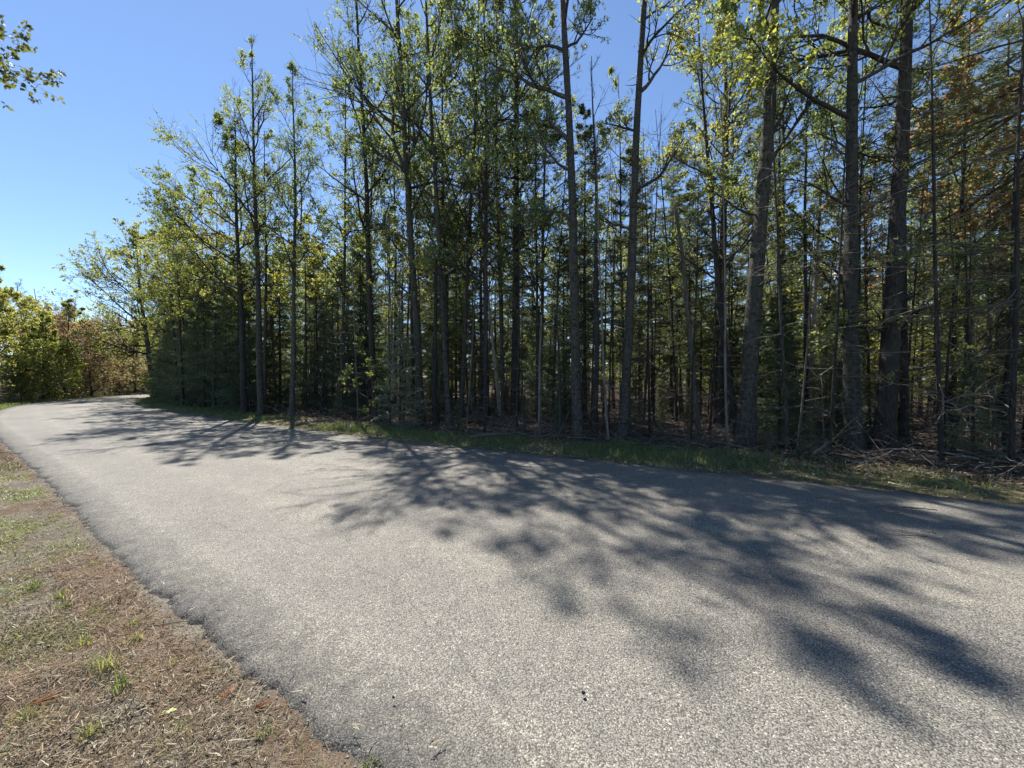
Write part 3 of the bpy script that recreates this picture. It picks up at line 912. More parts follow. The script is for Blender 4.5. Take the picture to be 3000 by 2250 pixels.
hero('dead_tree', 'thin dead sapling with pale hanging twigs touching the flared aspen foot', 1.3, 10.2, pole(36, 5.2, 0.04, (-0.1, 0), 26, long=1.1, droop=-25), 'dark_bark', 'dead_bark')
hero('fir_tree', 'small bushy balsam fir with pale sunlit tips left of centre', -3.65, 12.55,
     conifer(37, 3.7, 0.05, 0.05, 1.15, whorl=0.2, per_whorl=6, droop=-8, needles=18, twigs=11, nl=0.04, nw=0.011, dead=0), 'dark_bark', 'twig_bark', 'sunlit_fir')
hero('maple_sapling', 'little pale-leaved maple sapling at the verge left of the small balsam fir', -4.75, 13.0,
     broadleaf(38, 2.5, 0.02, (-0.2, -0.2), 0.25, 10, 0.8, (20, 50), leafy=0.9, leaf=0.08, per=6, subs=4, twigs=3), 'dark_bark', 'twig_bark', 'olive_leaf')
hero('maple_tree', 'slim young maple with bright yellow leaves in front of the forking aspen', -3.9, 12.3,
     broadleaf(39, 6.9, 0.035, (0.1, -0.3), 0.62, 9, 1.2, (15, 45), leafy=0.8, leaf=0.09, per=6, subs=5, twigs=3), 'dark_bark', 'twig_bark', 'maple_leaf')
hero('maple_tree', 'yellow-leaved maple showing between the second and third trees of the tall row', -9.9, 18.5,
     broadleaf(40, 9.2, 0.06, (0.1, -0.3), 0.55, 12, 1.7, (15, 50), leafy=0.9, leaf=0.10, per=8), 'dark_bark', 'twig_bark', 'maple_leaf')
hero('spruce_tree', 'large dark spruce at the right edge, heavy boughs sweeping into view', 10.75, 7.85,
     conifer(41, 14.5, 0.20, 0.24, 4.7, whorl=0.55, per_whorl=5, droop=-24, needles=14, twigs=18, nl=0.09, nw=0.023, dead=20, shape=0.45, uptip=0.02), 'dark_bark', 'twig_bark', 'spruce_needle')
hero('spruce_tree', 'second dark spruce behind the large one at the right edge', 13.6, 9.8,
     conifer(42, 13.5, 0.18, 0.2, 3.4, whorl=0.5, per_whorl=5, droop=-20, needles=15, twigs=14, nl=0.085, nw=0.022, dead=20, shape=0.6), 'dark_bark', 'twig_bark', 'spruce_needle')
hero('maple_tree', 'orange-leaved maple glowing behind the dark boughs at the right', 11.3, 9.9,
     broadleaf(43, 11.0, 0.07, (0.2, 0), 0.42, 18, 2.0, (20, 55), leafy=0.75, leaf=0.095, per=13), 'dark_bark', 'twig_bark', 'orange_leaf')
hero('birch_tree', 'pale birch stem splitting low, behind the right saplings', 13.2, 11.0,
     broadleaf(44, 11.0, 0.075, (-0.5, 0), 0.5, 10, 1.6, (30, 60), leafy=0.6, split=True), 'birch_bark', 'dark_bark')
hero('spruce_tree', 'stout dark trunk with greyish left side near the right picture edge', 14.6, 11.5,
     conifer(45, 12.5, 0.15, 0.3, 2.0, droop=-15, dead=26, thin=0.8), 'dark_bark', 'twig_bark', 'spruce_needle')
for k, (x, y, hh, ln, lb) in enumerate((
        (8.9, 7.95, 6.0, (0.1, 0.1), 'leftmost of the three thin dark saplings right of the thick dark trunk'),
        (9.2, 8.0, 5.2, (0.35, 0.1), 'forked middle one of the three thin dark saplings right of the thick trunk'),
        (9.45, 7.85, 6.5, (-0.1, 0.2), 'rightmost of the three thin dark saplings right of the thick dark trunk'))):
    hero('dead_sapling', lb, x, y, broadleaf(46 + k, hh, 0.03, ln, 0.3, 8, 1.2, (20, 60), leafy=0.12, leaf=0.06, subs=4, twigs=3, wav=0.12), 'dark_bark', 'twig_bark', 'olive_leaf')
hero('oak_tree', 'leafy tree beyond the left picture edge, its branch tips hanging into the sky', -15.7, 6.6,
     broadleaf(50, 12.0, 0.20, (0.3, 0.2), 0.76, 10, 2.4, (25, 60), leafy=0.98, leaf=0.10, per=20, subs=12, twigs=7, split=True,
               explicit=((9.1, 13, 8, 4.75, 0.45), (8.6, 17, 4, 4.5, 0.45), (8.8, 22, 10, 4.3, 0.4))), 'dark_bark', 'dark_bark', 'oak_leaf')

# ------------------------------------------------------------------ repeated kinds: one mesh set each, copied
LIB = {}
LIB['spruce'] = [tree_meshes(conifer(100 + k, 11.0, 0.075, c0, lm, whorl=0.36, per_whorl=6, needles=13, twigs=11, nl=0.08, nw=0.021, dead=26, thin=th, droop=-16, shape=0.6), 'dark_bark', 'twig_bark', 'spruce_needle')
                 for k, (c0, lm, th) in enumerate(((0.22, 1.4, 0.75), (0.34, 1.4, 0.8), (0.14, 1.5, 0.55), (0.45, 1.6, 0.85)))]
LIB['fir'] = [tree_meshes(conifer(120 + k, 7.0, 0.065, 0.04, lm, whorl=0.29, per_whorl=6, needles=14, twigs=11, nl=0.075, nw=0.019, dead=4, droop=-12, shape=0.7), 'dark_bark', 'twig_bark', 'fir_needle')
              for k, lm in enumerate((1.6, 1.9, 1.4))]
LIB['pole'] = [tree_meshes(pole(140 + k, 9.0, 0.038, (rx, ry), 46, long=1.3), 'dark_bark', 'twig_bark', 'spruce_needle')
               for k, (rx, ry) in enumerate(((0.3, 0.1), (-0.3, 0.2), (0.0, -0.2), (0.7, 0.1)))]
LIB['palepole'] = [tree_meshes(pole(150 + k, 8.0, 0.033, (rx, 0.1), 30, long=1.0), 'dead_bark', 'dead_bark', 'spruce_needle') for k, rx in enumerate((0.4, -0.5))]
LIB['aspen'] = [tree_meshes(broadleaf(160 + k, 14.0, 0.07, (lx, 0.1), 0.36, 20, 2.3, (30, 65), leafy=lf, leaf=0.072), 'aspen_bark' if k % 2 else 'dark_bark', 'dark_bark', 'aspen_leaf')
                for k, (lx, lf) in enumerate(((0.3, 0.66), (-0.4, 0.55), (0.1, 0.7), (0.6, 0.5)))]
LIB['maple'] = [tree_meshes(broadleaf(170 + k, 8.0, 0.055, (lx, 0.1), 0.25, 18, 2.0, (15, 55), leafy=0.9, per=13, leaf=0.085), 'dark_bark', 'twig_bark', 'maple_leaf' if k == 0 else 'olive_leaf')
                for k, lx in enumerate((0.2, -0.3, 0.5))]
LIB['tallmaple'] = [tree_meshes(broadleaf(175 + k, 12.0, 0.075, (lx, 0.1), 0.5, 18, 2.3, (20, 60), leafy=0.62, per=12, leaf=0.08, bias=(-0.15, 0)), 'dark_bark', 'dark_bark', 'olive_leaf' if k else 'maple_leaf')
                    for k, lx in enumerate((0.2, -0.4, 0.4))]
LIB['pine'] = [tree_meshes(pine(180 + k, 14.0, 0.14, 0.45, 2.0, tufts=8, per=22, nl=0.14, nw=0.012), 'dark_bark', 'dark_bark', 'pine_needle') for k in range(2)]
LIB['bank_olive'] = [tree_meshes(broadleaf(190 + k, 8.0, 0.09, (lx, 0), 0.12, 26, 2.9, (10, 70), leafy=0.97, per=14, leaf=0.115, subs=10), 'dark_bark', 'twig_bark', 'olive_leaf') for k, lx in enumerate((0.4, -0.3))]
LIB['bank_yellow'] = [tree_meshes(broadleaf(194 + k, 7.0, 0.08, (lx, 0), 0.10, 26, 2.7, (10, 65), leafy=0.97, per=14, leaf=0.115, subs=10), 'dark_bark', 'twig_bark', 'maple_leaf') for k, lx in enumerate((0.3,))]
LIB['bank_rust'] = [tree_meshes(broadleaf(197 + k, 8.0, 0.085, (lx, 0), 0.12, 26, 2.8, (15, 72), leafy=0.93, per=10, leaf=0.11, subs=10, topbare=1.0), 'dark_bark', 'twig_bark', 'rust_leaf') for k, lx in enumerate((0.5, -0.4))]
FULL = {'tallmaple': 12.0, 'spruce': 11.0, 'fir': 7.0, 'pole': 9.0, 'palepole': 8.0, 'aspen': 14.0, 'maple': 8.0, 'pine': 14.0, 'bank_olive': 8.0, 'bank_yellow': 7.0, 'bank_rust': 8.0}
NAMES = {'tallmaple': 'maple_tree', 'spruce': 'spruce_tree', 'fir': 'fir_tree', 'pole': 'bare_pole_tree', 'palepole': 'dead_tree', 'aspen': 'aspen_tree', 'maple': 'maple_tree', 'pine': 'pine_tree',
         'bank_olive': 'maple_tree', 'bank_yellow': 'maple_tree', 'bank_rust': 'maple_tree'}
prng = np.random.default_rng(77)


def place(kind, x, y, h, label, group=None, rz=None):
    lib = LIB[kind]
    mm = lib[int(prng.integers(len(lib)))]
    return plant(NAMES[kind], mm, x, y, label, 'tree', group, float(prng.uniform(0, 6.28)) if rz is None else rz, h / FULL[kind])


# dark firs that wall the left stretch of the forest edge
for k, (x, y, h) in enumerate(((-29.6, 35.5, 6.0), (-28.6, 32.4, 5.2), (-27.2, 30.4, 6.2), (-25.6, 29.2, 5.4), (-24.4, 27.6, 6.6), (-22.8, 26.3, 5.6), (-21.4, 25.0, 6.8),
                               (-19.9, 23.8, 5.6), (-18.6, 22.8, 7.0), (-17.2, 21.6, 6.0), (-15.8, 20.6, 6.6), (-14.4, 19.4, 5.2), (-13.2, 18.6, 6.2), (-12.2, 17.9, 4.6))):
    nth = ('at the bend end', 'second from the bend', 'third from the bend', 'fourth from the bend', 'fifth from the bend', 'sixth from the bend', 'seventh from the bend', 'seventh from the aspen row', 'sixth from the aspen row', 'fifth from the aspen row', 'fourth from the aspen row', 'third from the aspen row', 'second from the aspen row', 'next to the leftmost tall aspen')[k]
    place('fir', x, y, h * 1.25, 'dark bushy fir ' + nth + ' in the roadside fir row', 'firs lining the road towards the bend')
for k, (x, y, h) in enumerate(((-27.5, 35.5, 8.5), (-24.8, 32.0, 9.0), (-22.2, 29.0, 8.6), (-19.5, 26.6, 9.4), (-16.8, 24.0, 9.0), (-14.4, 22.0, 8.5), (-12.4, 20.6, 8.8), (-10.0, 19.8, 8.0), (-8.4, 18.6, 7.6), (-7.0, 17.8, 8.4), (-8.0, 20.8, 9.5))):
    nth = ('at the bend end', 'second from the bend', 'third from the bend', 'fourth from the bend', 'fifth from the bend', 'behind the leftmost tall aspen', 'behind the forked-tip aspen', 'behind the yellow-leaved maple', 'right of the third tall aspen', 'left of the slim bare-tipped aspen', 'farthest back near the yellow-leaved maple')[k]
    place('fir', x, y, h, 'taller dark fir behind the roadside fir row, ' + nth, 'taller firs behind the fir row')
# leafy olive-green and yellow trees on the left skyline above the firs
for k, (kind, x, y, h, lb) in enumerate((
        ('tallmaple', -27.6, 31.0, 11.5, 'leafy maple right beside the crooked tree at the bend'), ('tallmaple', -23.9, 27.0, 13.0, 'leafy maple second along from the crooked tree at the bend'),
        ('tallmaple', -20.7, 23.8, 12.6, 'leafy maple third along from the crooked tree at the bend'), ('tallmaple', -17.7, 20.7, 12.2, 'leafy maple fourth along from the crooked tree at the bend'),
        ('tallmaple', -14.6, 18.9, 11.0, 'leafy maple just left of the tall roadside aspen row'), ('aspen', -13.6, 20.8, 11.8, 'slim aspen behind the leftmost tall roadside aspen'),
        ('aspen', -12.0, 19.6, 12.2, 'aspen whose bare twigs show left of the forked-tip aspen'), ('aspen', -7.4, 16.6, 15.6, 'leafy aspen between the third of the tall row and the slim bare-tipped one'),
        ('aspen', -6.4, 17.4, 15.0, 'aspen close behind the slim bare-tipped one'), ('aspen', -2.1, 12.9, 19.5, 'tall aspen nearest the road between the forking one and the central white pine'), ('aspen', -1.9, 14.3, 18.5, 'small-leaved aspen right of the forking one'),
        ('aspen', -0.9, 13.0, 17.5, 'slim leafy aspen left of the central white pine'), ('aspen', -2.6, 16.0, 18.0, 'tall fine-leaved aspen close behind the forking one'), ('aspen', -4.3, 16.6, 17.5, 'tall fine-leaved aspen between the forking and the slim bare-tipped ones'), ('aspen', -0.3, 15.2, 18.5, 'tall lacy aspen just left of the central white pine'),
        ('aspen', -1.4, 17.6, 17.0, 'lacy aspen deeper in, left of the central white pine'), ('aspen', 1.2, 15.8, 16.5, 'lacy aspen just right of the central white pine'), ('aspen', -5.6, 18.4, 16.5, 'lacy aspen deeper in, behind the slim bare-tipped one'),
        ('aspen', 0.9, 13.2, 12.0, 'leafy aspen right behind the short pale dead sapling'),
        ('aspen', 4.1, 13.8, 12.4, 'slim aspen between the right-leaning aspen and the snapped pale stem'), ('spruce', 3.7, 12.2, 9.0, 'ragged spruce right of the right-leaning aspen'),
        ('aspen', 6.4, 11.8, 14.5, 'bright-leaved aspen with its crown above the snapped pale stem'), ('aspen', 9.0, 10.6, 13.5, 'leafy aspen between the narrow spruce and the thick dark trunk'),
        ('pine', 10.9, 15.6, 14.0, 'white pine deep behind the knotty pale trunk'), ('aspen', 12.9, 13.4, 13.0, 'aspen far right of the thick dark trunk, veiled by dark boughs'))):
    place(kind, x, y, h, lb)

for x, y, h, lb in ((-25.4, 28.8, 10.5, 'leafy maple showing over the firs between the first and second along from the crooked tree'), (-22.3, 25.6, 10.0, 'leafy maple showing over the firs between the second and third from the crooked tree'),
                    (-19.2, 22.6, 10.6, 'leafy maple showing over the firs between the third and fourth from the crooked tree'), (-16.2, 20.2, 9.6, 'leafy maple low over the firs next to the tall aspen row')):
    place('tallmaple', x, y, h, lb)

# the crowded wood behind, denser poles and spruces
ZONES = ((-1.0, 'behind the fir row'), (-0.52, 'behind the tall roadside aspen row'), (-0.1, 'behind the forking aspen'),
         (0.36, 'behind the two tall central aspens'), (0.72, 'behind the biggest grey trunk'), (2.0, 'behind the thick dark right-hand trunk'))
DESC = {'spruce': 'half-bare spruce', 'pole': 'thin dark bare pole', 'palepole': 'thin pale dead stem', 'aspen': 'small-leaved aspen', 'maple': 'young leafy maple', 'fir': 'young green fir', 'pine': 'white pine'}
ZN = {}


def zone(x, y):
    r = x / y
    for lim, ph in ZONES:
        if r < lim:
            return ph
    return ZONES[-1][1]


def fill(kind, count, d0, d1, h0, h1, gap, rmin=-1.15, rmax=1.45, ymax=60.0, seed=0):
    r = np.random.default_rng(seed)
    got = 0
    tries = 0
    pos = np.array(TREE_POS)
    N_ = 6000
    ys = r.uniform(3.0, ymax, N_)
    xs = ys * r.uniform(rmin, rmax, N_)
    of, sd = road_off(xs, ys)
    ok = (sd > 0) & (of > d0) & (of < d1)
    # thin out the far ones a little so that near ones get their share
    for x, y in zip(xs[ok], ys[ok]):
        if got >= count:
            break
        if np.min(np.hypot(pos[:, 0] - x, pos[:, 1] - y)) < gap:
            continue
        if x / y > 0.42 and kind in ('spruce', 'aspen', 'pine') and r.uniform() < 0.55:
            continue
        wide = 0.9 if kind in ('spruce', 'fir', 'pine', 'maple') else 0.25
        if any(y < my and abs(x - mx / my * y) < wide for mx, my in MAIN):
            continue
        ph = zone(x, y)
        deep = 'deep in the wood ' if d0 > 10 else ('at the wood edge ' if d0 < 2 else 'inside the wood ')
        hh = float(r.uniform(h0, h1))
        sz = ('short ', '', 'tall ')[min(int((hh - h0) / (h1 - h0) * 3), 2)]
        place(kind, float(x), float(y), hh, sz + DESC[kind] + ' ' + deep + ph, sz + DESC[kind] + 's ' + deep + ph)
        pos = np.array(TREE_POS)
        got += 1


fill('fir', 12, 1.9, 4.0, 0.8, 2.2, 0.9, seed=11, ymax=20, rmin=-0.5)
fill('spruce', 60, 2.8, 13, 6.5, 12.5, 1.0, seed=1, ymax=36)
fill('fir', 34, 3.0, 11, 1.2, 4.5, 0.8, seed=2, ymax=28, rmin=-0.6)
fill('pole', 125, 2.0, 12, 5.0, 11.0, 0.55, seed=3, ymax=30, rmin=-0.75)
fill('palepole', 46, 2.0, 11, 4.0, 9.0, 0.55, seed=4, ymax=26, rmin=-0.5)
fill('aspen', 20, 3.5, 16, 10.5, 14.5, 1.2, seed=5, ymax=36)
fill('maple', 34, 5, 18, 3.5, 8.0, 1.0, seed=6, ymax=38, rmin=-0.4)
fill('pine', 9, 6, 20, 11.0, 14.0, 1.6, seed=7, ymax=36)
fill('spruce', 36, 13, 34, 7.0, 12.5, 1.2, seed=8, ymax=60)
fill('maple', 50, 14, 36, 4.0, 9.0, 1.2, seed=9, ymax=60)
fill('aspen', 22, 16, 36, 11.0, 14.0, 1.5, seed=10, ymax=60)
fill('pole', 30, 12, 22, 7.0, 11.0, 0.8, seed=12, ymax=44, rmin=-0.6)

# trees on the far-left bank beyond the bend
BANK = (
    ('bank_olive', -33.5, 24.8, 8.4, 'green leafy tree at the left picture edge beyond the road'), ('bank_yellow', -32.4, 26.6, 6.2, 'bright yellow-green bush-like maple at the left beyond the road'),
    ('bank_rust', -33.8, 29.0, 7.6, 'rusty-leaved maple behind the yellow-green one on the left bank'), ('bank_rust', -34.2, 31.4, 6.6, 'lower rusty-brown maple on the left bank with leaning dark stems'),
    ('bank_rust', -36.0, 34.0, 7.2, 'tallest rusty maple with bare twiggy top on the left bank'), ('bank_olive', -36.8, 37.6, 7.0, 'olive-green tree right of the rusty maples on the left bank'),
    ('bank_yellow', -37.0, 41.5, 6.6, 'yellow-green tree straight behind the end of the visible road'), ('bank_yellow', -37.0, 45.0, 7.4, 'yellowish tree where the road disappears'),
    ('bank_olive', -36.0, 49.0, 8.0, 'olive tree left of the crooked tree low beyond the bend'), ('bank_yellow', -34.4, 53.0, 8.0, 'golden-leaved tree directly under the arching limbs at the bend'),
    ('bank_olive', -31.6, 57.5, 9.0, 'green tree under the arching limbs close to the fir row'))
for kind, x, y, h, lb in BANK:
    place(kind, x, y, h, lb)
for k, (x, y, h) in enumerate(((-31.6, 24.2, 2.6), (-33.0, 26.2, 2.2), (-34.6, 28.8, 2.8), (-36.4, 33.2, 2.4), (-37.4, 38.2, 3.2), (-37.6, 41.2, 3.4), (-37.4, 44.2, 3.0), (-36.6, 47.6, 3.2))):
    place('fir', x, y, h, 'low dark fir at the foot of the left bank trees', 'low firs along the left bank')
for k, (kind, x, y, h) in enumerate((('bank_olive', -33.6, 27.6, 2.6), ('bank_yellow', -34.9, 30.2, 2.2), ('bank_olive', -36.3, 35.6, 2.8), ('bank_yellow', -36.6, 39.6, 3.2), ('bank_olive', -36.7, 43.0, 3.4), ('bank_yellow', -36.4, 46.2, 3.2),
                                     ('bank_olive', -35.4, 50.6, 3.6), ('bank_yellow', -33.4, 55.4, 3.6), ('bank_olive', -31.6, 24.8, 2.2), ('bank_olive', -35.6, 32.4, 2.6), ('bank_olive', -38.6, 37.0, 3.5), ('bank_yellow', -38.6, 42.6, 3.6), ('bank_olive', -38.4, 48.4, 3.8))):
    place(kind, x, y, h, 'low leafy bush at the foot of the left bank trees', 'low bushes along the left bank')
for k, (kind, x, y, h) in enumerate((('bank_olive', -37.5, 27.5, 9.0), ('bank_rust', -39, 31, 9.2), ('bank_olive', -40.5, 35.5, 9.0), ('bank_rust', -41, 40, 9.0), ('bank_olive', -41.5, 45, 9.2), ('bank_yellow', -40.5, 50, 9.0),
                                     ('bank_yellow', -39, 55, 9.4), ('bank_olive', -36, 61, 9.5), ('bank_olive', -43, 31, 9.5), ('bank_rust', -45, 38, 9.6), ('bank_olive', -45, 47, 9.4), ('bank_olive', -42, 57, 10))):
    place(kind, x, y, h, 'leafy tree in the second rank of the left bank, mostly hidden', 'second rank of trees on the left bank')

# far wood: leafage and stems that read as one mass beyond the trees one can count
r = np.random.default_rng(300)
nst = 260
ys = r.uniform(20, 95, nst * 8)
xs = ys * r.uniform(-1.25, 1.5, nst * 8)
of, sd = road_off(xs, ys)
ok = (((sd > 0) & (of > 34) & (of < 62)) | ((sd < 0) & (of > 12) & (of < 40) & (xs < -28)))
xs, ys = xs[ok][:nst], ys[ok][:nst]
nst = len(xs)
zg = ground_z(xs, ys)
hs = r.uniform(7, 11.5, nst)
g = Geo()
base = np.stack([xs, ys, zg - 0.1], -1)
TP = march(base, np.tile(UP, (nst, 1)) + r.normal(0, 0.04, (nst, 3)), hs, 6, r, 0, 0.03)
g.add(*tubes(TP, (r.uniform(0.05, 0.13, nst)[:, None] * np.linspace(1, 0.2, 6)[None]), 5))
tag(link('distant_forest_stems', g.mesh('far_stems', M['dark_bark'], True)), 'far stems deep in the wood merging into one dark mass', kind='stuff')
for nm, mat, frac, z0, z1 in (('distant_forest_needles', 'spruce_needle', 0.65, 0.0, 1.0), ('distant_forest_leaves', 'olive_leaf', 0.6, 0.0, 1.0)):
    pick = r.uniform(size=nst) < frac
    nb = int(pick.sum())
    per = 320
    zz = r.uniform(z0, z1, (nb, per))
    rad = (1.9 * (1.1 - zz) ** 0.6 if mat == 'spruce_needle' else 1.9 * np.sin(np.clip(zz, 0, 1) * 2.9)) * np.sqrt(r.uniform(0.05, 1, zz.shape))
    aa = r.uniform(0, 6.28, zz.shape)
    c = np.stack([xs[pick][:, None] + rad * np.cos(aa), ys[pick][:, None] + rad * np.sin(aa), zg[pick][:, None] + hs[pick][:, None] * zz], -1).reshape(-1, 3)
    s = r.uniform(0.16, 0.36, len(c))
    g = Geo()
    g.add(*leaf_quads(c, r.normal(size=c.shape) - UP * 0.2, r.normal(size=c.shape) + UP * 0.5, s, s * 0.5))
    tag(link(nm, g.mesh(nm, M[mat])), 'far foliage deep in the wood merging into one mass', kind='stuff')

# ------------------------------------------------------------------ ground cover
def blades(r, x, y, L, W, lean, flat=0.0):
    """Grass blades: bent strips of two triangles each end."""
    n = len(x)
    z = ground_z(x, y)
    b = np.stack([x, y, z - 0.004], -1)
    a = r.uniform(0, 6.28, n)
    hd = np.stack([np.cos(a), np.sin(a), np.zeros(n)], -1)
    ln = np.abs(r.normal(lean, 0.25, n))[:, None]
    d1 = nrm(UP * (1 - flat) + hd * ln)
    d2 = nrm(UP * (1 - flat) * 0.6 + hd * (ln * 2.2))
    sdv = nrm(np.cross(hd, UP) + r.normal(0, 0.2, (n, 3)))
    L_ = L[:, None]
    W_ = W[:, None]
    m_ = b + d1 * L_ * 0.55
    tpt = m_ + d2 * L_ * 0.45
    V = np.stack([b - sdv * W_ * 0.5, b + sdv * W_ * 0.5, m_ + sdv * W_ * 0.4, m_ - sdv * W_ * 0.4, tpt], 1)
    i = np.arange(n)[:, None] * 5
    return V.reshape(-1, 3), i + np.array([[0, 1, 2, 3]]), i + np.array([[3, 2, 4]])


def flat_bits(r, x, y, L, W, lift=0.011, tilt=0.15):
    """Straws and needles lying on the ground."""
    n = len(x)
    a = r.uniform(0, 6.28, n)
    d = np.stack([np.cos(a), np.sin(a), r.normal(0, tilt, n)], -1)
    sdv = nrm(np.cross(d, UP) + r.normal(0, 0.3, (n, 3)))
    c = np.stack([x, y, ground_z(x, y) + lift + np.abs(d[:, 2]) * L * 0.5], -1)
    V = np.stack([c - d * L[:, None] * 0.5 - sdv * W[:, None] * 0.5, c - d * L[:, None] * 0.5 + sdv * W[:, None] * 0.5, c + d * L[:, None] * 0.5 + sdv * W[:, None] * 0.3, c + d * L[:, None] * 0.5 - sdv * W[:, None] * 0.3], 1)
    return V.reshape(-1, 3), np.arange(n * 4).reshape(-1, 4)


def strip(r, n, s0, s1, o0, o1, edge, power=1.0):
    """Points at offsets o0..o1 outside an edge polyline between row indices s0..s1."""
    f = r.uniform(s0, s1, n)
    i = f.astype(int)
    fr = (f - i)[:, None]
    E = FAR_E if edge > 0 else NEAR_E
    p = E[i] * (1 - fr) + E[np.minimum(i + 1, nS - 1)] * fr
    w = -W[i] if edge > 0 else W[i]
    o = o0 + (o1 - o0) * r.uniform(0, 1, n) ** power
    q = p + w * o[:, None]
    return q[:, 0], q[:, 1], o


r = np.random.default_rng(400)


def clump(x, y, scale, thr, seed):
    return vnoise(x * scale, y * scale, seed) + r.normal(0, 0.16, len(x)) > thr


# far verge grass, green and dry
x, y, o = strip(r, 66000, 40, nS - 60, 0.02, 2.3, 1, 1.1)
k = (clump(x, y, 1.3, -0.12, 9) | ((x > 3) & (r.uniform(size=len(x)) < 0.22))) & (np.hypot(x, y) < 45) & ((o < 1.7) | ((x > 2.5) & (x < 6)))
x, y, o = x[k], y[k], o[k]
dist = np.hypot(x, y)
g = Geo().add(*blades(r, x, y, r.uniform(0.05, 0.16, len(x)) * np.clip(o / 0.5, 0.45, 1.2), 0.004 + dist * 0.00055, 0.45))
tag(link('grass', g.mesh('verge_grass', M['grass'])), 'short green grass along the forest-side verge', kind='stuff')
x, y, o = strip(r, 20000, 40, nS - 80, 0.0, 1.7, 1, 1.0)
k = (x < 4.0) | (r.uniform(size=len(x)) < 0.35)
x, y = x[k], y[k]
dist = np.hypot(x, y)
g = Geo().add(*blades(r, x, y, r.uniform(0.03, 0.11, len(x)), 0.004 + dist * 0.0005, 1.3, 0.3))
g.add(*flat_bits(r, x[:10000] + 0.01, y[:10000], r.uniform(0.04, 0.10, len(x[:10000])), r.uniform(0.008, 0.03, len(x[:10000]))))
tag(link('dry_grass', g.mesh('verge_dry_grass', M['dry_grass'])), 'dry straw and pale leaves along the forest-side verge', kind='stuff')
# grass at the left bank
x, y, o = strip(r, 16000, 440, nS - 30, 0.02, 2.4, -1, 1.0)
k = x < -18
x, y = x[k], y[k]
g = Geo().add(*blades(r, x, y, r.uniform(0.06, 0.2, len(x)), 0.02 + np.zeros(len(x)), 0.4))
tag(link('grass', g.mesh('bank_grass', M['grass'])), 'green grass strip at the foot of the left bank', kind='stuff')
# near verge: needles, straw and grass
def near_pts(n, o1=1.5, power=1.0):
    x, y, o = strip(r, n, 108, 445, 0.0, o1, -1, power)
    of, sd = road_off(x, y)
    k = (sd < 0) & (of > 0.012) & (x / np.maximum(y, 0.1) > -1.5) & (y > 0.9)
    return x[k], y[k], of[k]


def sandy(x, y, o):
    return (vnoise(x * 1.5 + 3, y * 1.5, 31) + r.normal(0, 0.14, len(x)) > 0.2) | (o < 0.04 + np.abs(r.normal(0, 0.05, len(x))) + 0.06 * vnoise(x * 2, y * 2, 32))


x, y, o = near_pts(120000)
k = ((clump(x, y, 2.0, 0.05, 21) | ((o > 0.1) & (o < 0.4) & clump(x, y, 2.5, -0.1, 24))) & ~sandy(x, y, o)) | (r.uniform(size=len(x)) < 0.06)
x, y = x[k], y[k]
n = len(x)
g = Geo().add(*flat_bits(r, x, y, r.uniform(0.02, 0.075, n), r.uniform(0.0010, 0.0020, n) * (0.6 + 0.3 * np.hypot(x, y))))
tag(link('pine_needle_litter', g.mesh('pine_needle_litter', M['needle_litter'])), 'rust-brown pine needles scattered over the sandy near verge', kind='stuff')
x, y, o = near_pts(170000)
k = ((clump(x, y, 1.7, -0.1, 22) | (r.uniform(size=len(x)) < 0.2)) & ~sandy(x, y, o)) | (r.uniform(size=len(x)) < 0.07)
x, y = x[k], y[k]
n = len(x)
g = Geo().add(*flat_bits(r, x, y, 0.008 + 0.05 * r.uniform(0, 1, n) ** 2.5, r.uniform(0.0015, 0.005, n) * (0.7 + 0.15 * np.hypot(x, y)), 0.011, 0.4))
tag(link('straw_litter', g.mesh('straw_litter', M['scrap'])), 'dry straw and leaf scraps scattered over the near verge', kind='stuff')
x, y, o = near_pts(240000)
lim = 0.22 - 0.9 * np.clip((o - 0.25) * np.clip((y - 1.2) / 2.0, 0.1, 1.2), 0, 1.0)
k = (vnoise(x * 2.2, y * 2.2, 23) * 0.5 + vnoise(x * 6, y * 6, 25) * 0.6 + r.normal(0, 0.22, len(x)) > lim + 0.04) & (o > 0.10) & (r.uniform(size=len(x)) < 0.5)
x, y = x[k], y[k]
n = len(x)
g = Geo().add(*blades(r, x, y, r.uniform(0.02, 0.065, n), r.uniform(0.0016, 0.0034, n) * (0.8 + 0.25 * np.hypot(x, y)), 0.9))
tag(link('grass', g.mesh('near_grass', M['verge_green'])), 'thin patchy green grass on the near verge', kind='stuff')

# pebbles along the near edge
ico = None


def blob(r, n_lat=4, n_lon=6):
    v = [(0, 0, 1)]
    for i in range(1, n_lat):
        for j in range(n_lon):
            a, b = math.pi * i / n_lat, 2 * math.pi * j / n_lon
            v.append((math.sin(a) * math.cos(b), math.sin(a) * math.sin(b), math.cos(a)))
    v.append((0, 0, -1))
    v = np.array(v) * (1 + r.normal(0, 0.12, (len(v), 1)))
    t, q = [], []
    for j in range(n_lon):
        t.append((0, 1 + j, 1 + (j + 1) % n_lon))
        l = 1 + (n_lat - 2) * n_lon
        t.append((len(v) - 1, l + (j + 1) % n_lon, l + j))
        for i in range(n_lat - 2):
            b = 1 + i * n_lon
            q.append((b + j, b + n_lon + j, b + n_lon + (j + 1) % n_lon, b + (j + 1) % n_lon))
    return v, np.array(q), np.array(t)


